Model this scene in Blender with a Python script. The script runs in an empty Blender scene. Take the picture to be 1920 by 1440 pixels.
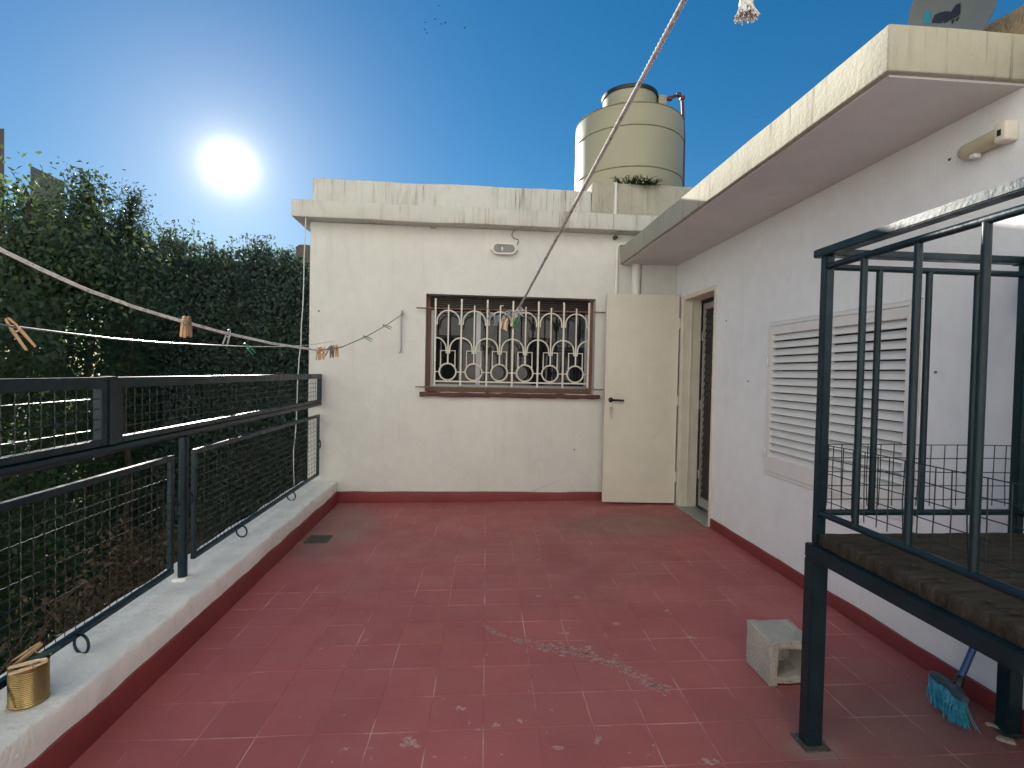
import bpy, bmesh, math, random
import numpy as np
from mathutils import Vector, Matrix, noise as mnoise

random.seed(7); rng = np.random.default_rng(7)
scn = bpy.context.scene
COL = scn.collection
PI = math.pi

# ------------------------------------------------------------------ camera
F_PX, YAW, PITCH, ROLL, CAMZ = 966.0, .0768, .0226, -.0206, 1.293
def cam_axes():
    cy, sy, cp, sp = math.cos(YAW), math.sin(YAW), math.cos(PITCH), math.sin(PITCH)
    f = Vector((sy*cp, cy*cp, -sp)); r = Vector((cy, -sy, 0)); d = f.cross(r)
    cr, sr = math.cos(ROLL), math.sin(ROLL)
    return cr*r + sr*d, -sr*r + cr*d, f
AX_R, AX_D, AX_F = cam_axes()
cam = bpy.data.cameras.new('camera'); cam_o = bpy.data.objects.new('camera', cam); COL.objects.link(cam_o)
cam.sensor_width = 36; cam.lens = F_PX/1920*36; cam.clip_start = .02; cam.clip_end = 2000
m3 = Matrix((AX_R, -AX_D, -AX_F)).transposed()
cam_o.matrix_world = Matrix.Translation((0, 0, CAMZ)) @ m3.to_4x4()
scn.camera = cam_o
CAMP = Vector((0, 0, CAMZ))
def ray(x, y): return AX_R*((x-960)/F_PX) + AX_D*((y-720)/F_PX) + AX_F
def at_y(x, y, Y): d = ray(x, y); return CAMP + d*(Y/d.y)
def at_x(x, y, X): d = ray(x, y); return CAMP + d*(X/d.x)
def at_z(x, y, Z): d = ray(x, y); return CAMP + d*((Z-CAMZ)/d.z)
def fz(x): return .0134*(x-.1)                       # the floor falls gently to the drain
def at_f(x, y):
    d = ray(x, y); t = (-.00134-CAMZ)/(d.z-.0134*d.x); return CAMP + d*t
def project(p):
    v = Vector(p)-CAMP; z = v.dot(AX_F)
    return 960+F_PX*v.dot(AX_R)/z, 720+F_PX*v.dot(AX_D)/z, z

# ------------------------------------------------------------------ sky, sun, exposure
SUN = Vector((-.3931, .8623, .3192)).normalized()
SUN_EL = math.asin(SUN.z); SUN_AZ = math.atan2(SUN.x, SUN.y)
w = bpy.data.worlds.new('World'); scn.world = w; w.use_nodes = True
wt = w.node_tree; wn = wt.nodes; wn.clear()
sky = wn.new('ShaderNodeTexSky'); sky.sky_type = 'NISHITA'; sky.sun_disc = False
sky.sun_elevation = SUN_EL; sky.sun_rotation = SUN_AZ
sky.air_density = 1.0; sky.dust_density = .05; sky.ozone_density = 3.5; sky.altitude = 100
bg = wn.new('ShaderNodeBackground'); bg.inputs[1].default_value = .074
hsv = wn.new('ShaderNodeHueSaturation'); hsv.inputs['Saturation'].default_value = 1.5; gam = wn.new('ShaderNodeGamma'); gam.inputs[1].default_value = .75; wt.links.new(sky.outputs[0], gam.inputs[0]); wt.links.new(gam.outputs[0], hsv.inputs['Color'])
wt.links.new(hsv.outputs[0], bg.inputs[0])
# circumsolar glow: depends only on the angle to the sun
tc = wn.new('ShaderNodeTexCoord')
nrm = wn.new('ShaderNodeVectorMath'); nrm.operation = 'NORMALIZE'; wt.links.new(tc.outputs['Generated'], nrm.inputs[0])
dt = wn.new('ShaderNodeVectorMath'); dt.operation = 'DOT_PRODUCT'; dt.inputs[1].default_value = SUN
wt.links.new(nrm.outputs[0], dt.inputs[0])
def wmath(op, a, b=None, clamp=False):
    n = wn.new('ShaderNodeMath'); n.operation = op; n.use_clamp = clamp
    for i, v in enumerate((a, b)):
        if v is None: continue
        if isinstance(v, (int, float)): n.inputs[i].default_value = v
        else: wt.links.new(v, n.inputs[i])
    return n.outputs[0]
cosv = wmath('MINIMUM', wmath('MAXIMUM', dt.outputs['Value'], -1.0), 1.0)
ang = wmath('MULTIPLY', wmath('ARCCOSINE', cosv), 180/PI)
g1 = wmath('MULTIPLY', wmath('POWER', 2.71828, wmath('DIVIDE', ang, -.85)), 2.6)
g2 = wmath('MULTIPLY', wmath('POWER', 2.71828, wmath('DIVIDE', ang, -7.0)), .22)
glow = wn.new('ShaderNodeBackground'); glow.inputs[0].default_value = (1, .91, .74, 1)
wt.links.new(wmath('ADD', g1, g2), glow.inputs[1])
addw = wn.new('ShaderNodeAddShader'); wt.links.new(bg.outputs[0], addw.inputs[0]); wt.links.new(glow.outputs[0], addw.inputs[1])
wo = wn.new('ShaderNodeOutputWorld'); wt.links.new(addw.outputs[0], wo.inputs[0])

sl = bpy.data.lights.new('sun', 'SUN'); sl.energy = 4.5; sl.angle = math.radians(.53); sl.color = (1, .95, .87)
so = bpy.data.objects.new('sun', sl); COL.objects.link(so)
so.rotation_euler = SUN.to_track_quat('Z', 'Y').to_euler(); so.location = SUN*50
scn.view_settings.view_transform = 'Standard'; scn.view_settings.look = 'None'
scn.view_settings.gamma = 1; scn.view_settings.exposure = 1.2
try:
    cy = scn.cycles; cy.max_bounces = 8; cy.diffuse_bounces = 4; cy.glossy_bounces = 3; cy.transmission_bounces = 5; cy.transparent_max_bounces = 6; cy.caustics_reflective = False; cy.caustics_refractive = False
except AttributeError: pass

# ------------------------------------------------------------------ materials
class NT:
    def __init__(s, name):
        s.m = bpy.data.materials.new(name); s.m.use_nodes = True
        s.t = s.m.node_tree; s.t.nodes.clear()
        s.out = s.t.nodes.new('ShaderNodeOutputMaterial'); s._pos = None
    def n(s, typ, **kw):
        nd = s.t.nodes.new(typ)
        for k, v in kw.items(): setattr(nd, k, v)
        return nd
    def put(s, sock, v):
        if isinstance(v, bpy.types.NodeSocket): s.t.links.new(v, sock)
        elif isinstance(v, (tuple, list)) and len(v) == 3 and sock.type == 'RGBA': sock.default_value = (*v, 1)
        else: sock.default_value = v
    def pos(s):
        if s._pos is None: s._pos = s.n('ShaderNodeNewGeometry').outputs['Position']
        return s._pos
    def obj(s): return s.n('ShaderNodeTexCoord').outputs['Object']
    def scaled(s, vec, sc, rot=(0, 0, 0), loc=(0, 0, 0)):
        mp = s.n('ShaderNodeMapping'); s.put(mp.inputs[0], vec); mp.inputs['Scale'].default_value = sc
        mp.inputs['Rotation'].default_value = rot; mp.inputs['Location'].default_value = loc
        return mp.outputs[0]
    def noise(s, scale, detail=4, rough=.55, vec=None, dist=0):
        nd = s.n('ShaderNodeTexNoise'); s.put(nd.inputs['Vector'], vec if vec is not None else s.pos())
        nd.inputs['Scale'].default_value = scale; nd.inputs['Detail'].default_value = detail
        nd.inputs['Roughness'].default_value = rough; nd.inputs['Distortion'].default_value = dist
        return nd.outputs['Fac']
    def voro(s, scale, feature='F1', vec=None, out='Distance'):
        nd = s.n('ShaderNodeTexVoronoi', feature=feature); s.put(nd.inputs['Vector'], vec if vec is not None else s.pos())
        nd.inputs['Scale'].default_value = scale; return nd.outputs[out]
    def rng(s, v, a, b, c=0., d=1.):
        nd = s.n('ShaderNodeMapRange'); nd.interpolation_type = 'SMOOTHSTEP'; s.put(nd.inputs[0], v)
        for i, q in enumerate((a, b, c, d)): nd.inputs[i+1].default_value = q
        return nd.outputs[0]
    def math(s, op, a, b=0., clamp=False):
        nd = s.n('ShaderNodeMath', operation=op, use_clamp=clamp); s.put(nd.inputs[0], a); s.put(nd.inputs[1], b); return nd.outputs[0]
    def vmath(s, op, a, b=None):
        nd = s.n('ShaderNodeVectorMath', operation=op); s.put(nd.inputs[0], a)
        if b is not None: s.put(nd.inputs[1], b)
        return nd
    def mix(s, fac, a, b, blend='MIX'):
        nd = s.n('ShaderNodeMix', data_type='RGBA', blend_type=blend); s.put(nd.inputs[0], fac)
        s.put(nd.inputs[6], a); s.put(nd.inputs[7], b); return nd.outputs[2]
    def ramp(s, v, stops):
        nd = s.n('ShaderNodeValToRGB'); s.put(nd.inputs[0], v); e = nd.color_ramp.elements
        while len(e) < len(stops): e.new(.5)
        for i, (p, c) in enumerate(stops): e[i].position = p; e[i].color = (*c, 1)
        return nd.outputs[0]
    def bump(s, h, strength=.3, dist=.01, nrm=None):
        nd = s.n('ShaderNodeBump'); s.put(nd.inputs['Height'], h); nd.inputs['Strength'].default_value = strength
        nd.inputs['Distance'].default_value = dist
        if nrm is not None: s.put(nd.inputs['Normal'], nrm)
        return nd.outputs[0]
    def pr(s, color, rough=.6, nrm=None, **kw):
        p = s.n('ShaderNodeBsdfPrincipled'); s.put(p.inputs['Base Color'], color); s.put(p.inputs['Roughness'], rough)
        if nrm is not None: s.put(p.inputs['Normal'], nrm)
        for k, v in kw.items(): s.put(p.inputs[k.replace('_', ' ')], v)
        s.t.links.new(p.outputs[0], s.out.inputs[0]); return p

def gain(s, col, v, lo, hi):
    g = s.rng(v, .25, .75, lo, hi)
    c = s.n('ShaderNodeCombineColor'); [s.put(c.inputs[i], g) for i in range(3)]
    return s.mix(1.0, col, c.outputs[0], 'MULTIPLY')

def plaster(name, col, streak=0., dirt=(.30, .27, .21), mott=.06, bump=.25, grain=60, stain=0., stain_col=(.33, .30, .22), coarse=0., cracks=0.):
    s = NT(name)
    c = gain(s, col, s.noise(1.3, 4), 1-mott, 1+mott*.5)
    c = gain(s, c, s.noise(9, 3), .965, 1.02)
    if stain:
        f = s.rng(s.noise(2.6, 5, .65, dist=.6), .52, .78, 0, stain); c = s.mix(f, c, stain_col)
        f2 = s.rng(s.noise(38, 4, .7), .60, .80, 0, stain*.7); c = s.mix(f2, c, (.30, .28, .22))
    if streak:
        v = s.scaled(s.pos(), (17, 17, .9)); a = s.rng(s.noise(1.0, 5, .6, vec=v, dist=.4), .50, .74)
        b = s.rng(s.noise(1.7, 3), .34, .60)
        c = s.mix(s.math('MULTIPLY', s.math('MULTIPLY', a, b), streak), c, dirt)
        v2 = s.scaled(s.pos(), (60, 60, 2.2)); a2 = s.rng(s.noise(1.0, 3, .6, vec=v2), .56, .72)
        c = s.mix(s.math('MULTIPLY', s.math('MULTIPLY', a2, b), streak*.8), c, (.12, .11, .09))
    if cracks:
        wv = s.vmath('ADD', s.pos(), s.vmath('SCALE', s.n('ShaderNodeTexNoise').outputs['Color']).outputs[0]).outputs[0] if False else s.pos()
        e = s.rng(s.voro(.75, 'DISTANCE_TO_EDGE', vec=s.scaled(wv, (1, 1, .7))), .0, .006, 1, 0)
        c = s.mix(s.math('MULTIPLY', s.math('MULTIPLY', e, s.rng(s.noise(1.1, 4), .50, .62)), cracks), c, (.36, .33, .28))
        c = s.mix(s.rng(s.noise(.7, 3, .5, vec=s.scaled(s.pos(), (1, 1, 1), loc=(3, 8, 2))), .52, .60, 0, .10), c, (.86, .84, .78))
        c = s.mix(s.rng(s.noise(26, 3, .6), .72, .78, 0, .5), c, (.34, .31, .26))
    h = s.math('ADD', s.noise(grain, 4, .6), s.math('MULTIPLY', s.noise(7, 2), 1.6))
    if coarse: h = s.math('ADD', h, s.math('MULTIPLY', s.noise(22, 5, .6, vec=s.scaled(s.pos(), (1, 1, .8)), dist=1.2), coarse))
    s.pr(c, .88, s.bump(h, bump, .006), Specular_IOR_Level=.25); return s.m

M = {}
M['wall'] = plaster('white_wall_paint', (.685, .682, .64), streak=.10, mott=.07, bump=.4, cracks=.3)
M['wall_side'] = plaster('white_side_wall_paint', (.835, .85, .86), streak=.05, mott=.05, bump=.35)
M['soffit'] = plaster('grey_white_soffit', (.66, .655, .65), mott=.06, bump=.3, stain=.08)
M['cornice'] = plaster('weathered_white_cornice', (.62, .61, .555), streak=1.0, mott=.12, bump=.5, stain=.35, coarse=1.4)
M['canopy'] = plaster('weathered_canopy_paint', (.405, .385, .31), streak=.85, mott=.12, bump=.55, stain=.35, coarse=.8)
M['ledge'] = plaster('rough_ledge_plaster', (.86, .845, .79), streak=.22, mott=.10, bump=.6, stain=.42, stain_col=(.46, .44, .37), coarse=1.6)
M['roughcast'] = plaster('rough_stained_render', (.50, .47, .38), streak=.5, mott=.2, bump=1.0, stain=.55, stain_col=(.20, .18, .12), coarse=3)
M['stone'] = plaster('brown_rough_stone', (.42, .32, .20), streak=.3, mott=.3, bump=1.0, stain=.5, stain_col=(.14, .10, .06), coarse=4)
M['farwall'] = plaster('grey_far_wall', (.16, .17, .15), mott=.15)
M['farbrown'] = plaster('brown_far_wall', (.20, .16, .13), mott=.15)

def simple(name, col, rough=.5, metal=0, var=.08, vscale=8, bump=0., bscale=80, **kw):
    s = NT(name); c = gain(s, col, s.noise(vscale, 5), 1-var, 1+var)
    s.pr(c, rough, s.bump(s.noise(bscale, 4), bump, .004) if bump else None, Metallic=metal, **kw); return s.m

def red_floor():
    s = NT('red_floor_tile'); P = s.pos()
    oi = s.n('ShaderNodeObjectInfo').outputs['Random']
    c = gain(s, (.395, .108, .106), s.noise(1.1, 6, .6), .86, 1.10)
    c = gain(s, c, oi, .955, 1.03)
    c = s.mix(s.rng(s.noise(.8, 5, .6, vec=s.scaled(P, (1, 1, 1), loc=(4, 2, 0))), .46, .70, 0, .35), c, (.345, .14, .13))
    # dust film near the door, the back corner and the drain
    wob = s.noise(5, 6, .65); wob3 = s.math('MULTIPLY', s.math('SUBTRACT', wob, .5), .9)
    sep = s.n('ShaderNodeSeparateXYZ'); s.put(sep.inputs[0], P); X, Y = sep.outputs[0], sep.outputs[1]
    def blob(cx, cy, rx, ry, soft, wamt=.5):
        dx = s.math('DIVIDE', s.math('SUBTRACT', X, cx), rx); dy = s.math('DIVIDE', s.math('SUBTRACT', Y, cy), ry)
        d = s.math('SQRT', s.math('ADD', s.math('MULTIPLY', dx, dx), s.math('MULTIPLY', dy, dy)))
        d = s.math('ADD', d, s.math('MULTIPLY', wob3, wamt)); return s.rng(d, 1-soft, 1+soft, 1, 0)
    for cx, cy, rx, ry, soft, amt, col in ((1.45, 4.25, .75, .32, .5, .42, (.23, .17, .13)), (-1.12, 4.35, .32, .75, .5, .50, (.20, .165, .14)),
                                           (1.0, 3.5, .5, .8, .8, .18, (.24, .14, .115)), (1.6, 1.6, .55, .45, .6, .45, (.20, .16, .13)), (1.21, 1.66, .09, .06, .5, .6, (.33, .25, .22))):
        c = s.mix(s.math('MULTIPLY', blob(cx, cy, rx, ry, soft, .9), amt), c, col)
    # door-swing scratch
    hx, hy = 1.99, 4.9
    dx = s.math('SUBTRACT', X, hx); dy = s.math('SUBTRACT', Y, hy)
    rr = s.math('SQRT', s.math('ADD', s.math('MULTIPLY', dx, dx), s.math('MULTIPLY', dy, dy)))
    arc = s.rng(s.math('ABSOLUTE', s.math('SUBTRACT', rr, .66)), .004, .02, 1, 0)
    c = s.mix(s.math('MULTIPLY', s.math('MULTIPLY', arc, s.rng(wob, .4, .6)), .5), c, (.35, .28, .24))
    sp = s.rng(s.voro(9.0), .028, .05, 1, 0); c = s.mix(s.math('MULTIPLY', sp, s.rng(s.noise(3.1, 2), .52, .6, 0, .6)), c, (.45, .33, .30))
    scu = s.rng(s.noise(1.0, 6, .7, vec=s.scaled(P, (26, 5, 1), rot=(0, 0, .5))), .60, .75); c = s.mix(s.math('MULTIPLY', scu, s.rng(s.noise(1.6, 3), .45, .65, 0, .35)), c, (.33, .20, .18))
    h = s.math('ADD', s.noise(14, 5), s.math('MULTIPLY', s.noise(120, 3), .25))
    s.pr(c, s.rng(s.noise(4, 5), .3, .7, .42, .66), s.bump(h, .22, .004), Specular_IOR_Level=.42); return s.m
M['tile'] = red_floor()
def grout():
    s = NT('tile_grout')
    c = s.mix(s.rng(s.noise(2.2, 6, .65), .46, .63), (.37, .103, .101), (.58, .38, .35)); s.pr(c, .9); return s.m
M['grout'] = grout()
def redpaint():
    s = NT('red_skirting_paint'); c = gain(s, (.215, .036, .038), s.noise(3, 6), .86, 1.12)
    c = s.mix(s.rng(s.noise(30, 5, .7), .70, .76, 0, .7), c, (.55, .50, .45))
    c = s.mix(s.rng(s.noise(2.4, 5), .5, .8, 0, .35), c, (.16, .07, .06))
    s.pr(c, .55, s.bump(s.math('ADD', s.noise(9, 4), s.math('MULTIPLY', s.noise(60, 4), .4)), .35, .006)); return s.m
M['skirt'] = redpaint()
def ironpaint():
    s = NT('dark_green_iron_paint'); c = gain(s, (.005, .019, .026), s.noise(6, 5), .75, 1.35)
    c = s.mix(s.rng(s.noise(45, 6, .7), .61, .72, 0, .45), c, (.085, .10, .10))
    c = s.mix(s.rng(s.noise(19, 6, .7), .66, .74, 0, .6), c, (.07, .035, .02))
    s.pr(c, s.rng(s.noise(20, 4), .3, .7, .28, .5), s.bump(s.noise(90, 4), .25, .003), Specular_IOR_Level=.36); return s.m
M['iron'] = ironpaint()
M['wire'] = simple('dark_wire', (.05, .06, .06), .35, .6, .3, 60)
def grillepaint():
    s = NT('chipped_white_grille_paint'); c = gain(s, (.70, .66, .56), s.noise(8, 5), .88, 1.05)
    c = s.mix(s.rng(s.noise(26, 6, .7), .60, .68, 0, .85), c, (.20, .085, .035))
    s.pr(c, .5, s.bump(s.noise(90, 4), .3, .003)); return s.m
M['grille'] = grillepaint()
M['rustbar'] = simple('rusty_bar', (.22, .12, .075), .75, .2, .4, 30)
def wood(name, c1, c2, vec_scale=(9, 9, 1.2), rough=.6):
    s = NT(name); v = s.scaled(s.obj(), vec_scale)
    c = s.mix(s.noise(6, 6, .6, vec=v, dist=1.2), c1, c2); s.pr(c, rough, s.bump(s.noise(9, 5, vec=v), .3, .003)); return s.m
M['wood_frame'] = wood('brown_window_timber', (.085, .045, .03), (.25, .14, .09))
M['peg_wood'] = wood('peg_pine', (.38, .22, .11), (.62, .42, .24), (60, 60, 8))
M['peg_pale'] = wood('peg_pale_pine', (.60, .42, .24), (.74, .58, .38), (60, 60, 8))
M['peg_brown'] = wood('peg_grey_brown_wood', (.16, .11, .075), (.30, .21, .14), (60, 60, 8))
M['peg_green'] = simple('peg_green_plastic', (.01, .22, .10), .35)
M['peg_grey'] = simple('peg_grey_plastic', (.28, .31, .33), .35)
M['peg_dark'] = simple('peg_dark_green_plastic', (.02, .06, .055), .4)
M['steel'] = simple('spring_steel', (.45, .45, .44), .35, .9)
M['shutterbox'] = simple('dark_brown_roller_slat', (.032, .022, .017), .55, 0, .2, 20)
M['door'] = plaster('cream_door_enamel', (.72, .68, .58), streak=.05, mott=.06, bump=.06, grain=20, stain=.10)
M['frame_cream'] = simple('cream_frame_paint', (.70, .66, .56), .5, 0, .06, 6, .1)
M['louvre'] = plaster('white_louvre_paint', (.76, .75, .73), mott=.05, bump=.1, stain=.12)
M['black'] = simple('black_plastic', (.012, .012, .013), .4)
M['chrome'] = simple('worn_steel', (.5, .48, .44), .35, .9)
M['dark_screen'] = simple('dark_screen_slats', (.030, .028, .027), .6, 0, .3, 10)
M['worn_white'] = plaster('worn_white_frame', (.42, .40, .36), mott=.2, stain=.6, stain_col=(.16, .12, .08))
M['threshold'] = simple('grey_green_stone', (.30, .31, .27), .6, 0, .15, 20, .2)
M['pvc'] = simple('white_plastic_pipe', (.74, .72, .67), .45, 0, .05, 6)
M['sill'] = plaster('worn_red_brown_sill', (.125, .055, .047), mott=.3, bump=.8, stain=.35, stain_col=(.35, .25, .2))
def glass(name, tint=(.9, .95, .95), rough=.02):
    s = NT(name); s.pr(tint, rough, Transmission_Weight=.85, IOR=1.45, Specular_IOR_Level=.6); return s.m
M['pane'] = glass('window_glass', (.06, .08, .08), .02)
M['lampglass'] = glass('lamp_glass', (.85, .87, .86), .12)
M['bulb'] = simple('white_bulb', (.8, .8, .77), .3)
M['white_enamel'] = simple('white_enamel', (.72, .70, .66), .4, 0, .06, 10)
M['cream_plastic'] = simple('aged_cream_plastic', (.50, .46, .33), .45, 0, .1, 8)
def tankmat():
    s = NT('cream_tank_plastic'); c = gain(s, (.345, .325, .225), s.noise(1.6, 5), .92, 1.05)
    v = s.scaled(s.pos(), (14, 14, .7)); c = s.mix(s.math('MULTIPLY', s.rng(s.noise(1, 4, vec=v), .5, .8), .28), c, (.36, .32, .17))
    s.pr(c, .42, s.bump(s.noise(5, 4), .1, .01)); return s.m
M['tank'] = tankmat()
M['tank_dark'] = simple('black_tank_lid', (.018, .018, .02), .45)
M['tank_seam'] = simple('grimy_seam', (.20, .16, .10), .7, 0, .3, 20)
M['redpipe'] = simple('dark_red_pipe', (.10, .018, .018), .5)
M['dishgrey'] = simple('grey_dish_enamel', (.15, .165, .175), .45, 0, .05, 5)
M['navy'] = simple('navy_logo_ink', (.006, .010, .030), .5)
M['teal'] = simple('teal_logo_ink', (.010, .22, .32), .5)
M['galv'] = simple('galvanised_steel', (.36, .37, .38), .45, .8)
def concrete_block():
    s = NT('porous_concrete'); c = gain(s, (.52, .50, .44), s.noise(7, 5), .82, 1.12)
    pits = s.rng(s.voro(120), .10, .34, 1, 0); c = s.mix(s.math('MULTIPLY', pits, .55), c, (.13, .12, .10))
    c = s.mix(s.rng(s.noise(12, 5, .7), .52, .75, 0, .6), c, (.46, .40, .27))
    s.pr(c, .95, s.bump(s.math('ADD', s.noise(130, 5, .7), s.math('MULTIPLY', pits, -1.2)), .9, .006)); return s.m
M['block'] = concrete_block()
def slabmat():
    s = NT('weathered_dark_board'); v = s.scaled(s.pos(), (3, 22, 8))
    c = s.ramp(s.noise(2, 7, .65, vec=v, dist=.8), ((.25, (.012, .010, .008)), (.55, (.050, .042, .033)), (.8, (.105, .088, .068))))
    c = s.mix(s.rng(s.noise(30, 5, .7), .66, .72, 0, .5), c, (.22, .20, .16))
    s.pr(c, .95, s.bump(s.math('ADD', s.noise(2, 7, .65, vec=v), s.noise(60, 5)), .9, .01), Specular_IOR_Level=.2); return s.m
M['slab'] = slabmat()
M['blue_handle'] = simple('blue_broom_handle', (.012, .070, .22), .4)
M['bristle'] = simple('teal_blue_bristles', (.04, .34, .50), .5, 0, .35, 60)
M['broomhead'] = simple('dusty_blue_broom_head', (.05, .09, .11), .7, 0, .2, 20)
M['dry_tin'] = simple('brass_tin', (.48, .33, .11), .30, .85, .2, 14)
def tin():
    s = NT('worn_brass_tin'); c = gain(s, (.33, .235, .10), s.noise(10, 5), .7, 1.15)
    c = s.mix(s.rng(s.noise(22, 6, .7), .60, .68, 0, .8), c, (.10, .055, .03))
    s.pr(c, s.rng(s.noise(16, 4), .3, .7, .25, .5), Metallic=.85); return s.m
M['tin'] = tin()
def ropemat(name, a, b):
    s = NT(name); c = s.mix(s.rng(s.noise(55, 5, .7), .45, .68), a, b); s.pr(c, .9, s.bump(s.noise(400, 3), .5, .002)); return s.m
M['rope'] = ropemat('off_white_rope', (.76, .75, .71), (.42, .40, .36))
M['rope_grey'] = ropemat('weathered_grey_rope', (.58, .58, .56), (.27, .27, .26))
M['cord'] = simple('white_cord', (.62, .64, .64), .6)
M['drain'] = simple('dark_cast_drain', (.10, .095, .085), .7, .3, .4, 40, .4)
M['bark'] = simple('brown_bark', (.075, .052, .035), .9, 0, .35, 14, .9, 30)
M['soil'] = simple('brown_garden_soil', (.075, .05, .033), .95, 0, .4, 3, .8, 12)
M['bird'] = simple('dark_feathers', (.02, .02, .02), .8)
def leafmat(name, stops, trans=.52, rough=.42):
    s = NT(name); a = s.n('ShaderNodeAttribute', attribute_name='rnd'); c = s.ramp(a.outputs['Fac'], stops)
    p = s.n('ShaderNodeBsdfPrincipled'); s.put(p.inputs['Base Color'], c); p.inputs['Roughness'].default_value = rough
    p.inputs['Specular IOR Level'].default_value = .45
    tr = s.n('ShaderNodeBsdfTranslucent'); s.put(tr.inputs[0], s.mix(.5, c, (.14, .20, .03)))
    mx = s.n('ShaderNodeMixShader'); mx.inputs[0].default_value = trans
    s.t.links.new(p.outputs[0], mx.inputs[1]); s.t.links.new(tr.outputs[0], mx.inputs[2]); s.t.links.new(mx.outputs[0], s.out.inputs[0]); return s.m
G = ((0, (.055, .095, .065)), (.45, (.080, .130, .080)), (.85, (.11, .17, .080)), (1, (.19, .23, .07)))  # leaf greens lightened in colour to imitate the glare veil over the foliage
M['leaf'] = leafmat('broad_leaf', G)
M['leaf_ivy'] = leafmat('ivy_leaf', ((0, (.060, .100, .085)), (.5, (.080, .125, .098)), (.9, (.10, .15, .10)), (1, (.14, .18, .09))), .35)  # ivy greens lifted towards blue, the glare veil painted into the leaf colour
M['leaf_dark'] = leafmat('dark_leaf', ((0, (.038, .066, .045)), (.6, (.055, .090, .055)), (1, (.095, .105, .05))), .25)
M['leaf_dry'] = leafmat('dry_leaf', ((0, (.06, .038, .024)), (.6, (.11, .070, .042)), (.9, (.15, .105, .06)), (1, (.10, .11, .04))), .25, .7)
M['grassblade'] = leafmat('weed_blade', ((0, (.03, .055, .02)), (.7, (.06, .095, .035)), (1, (.15, .16, .06))), .3)

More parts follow.
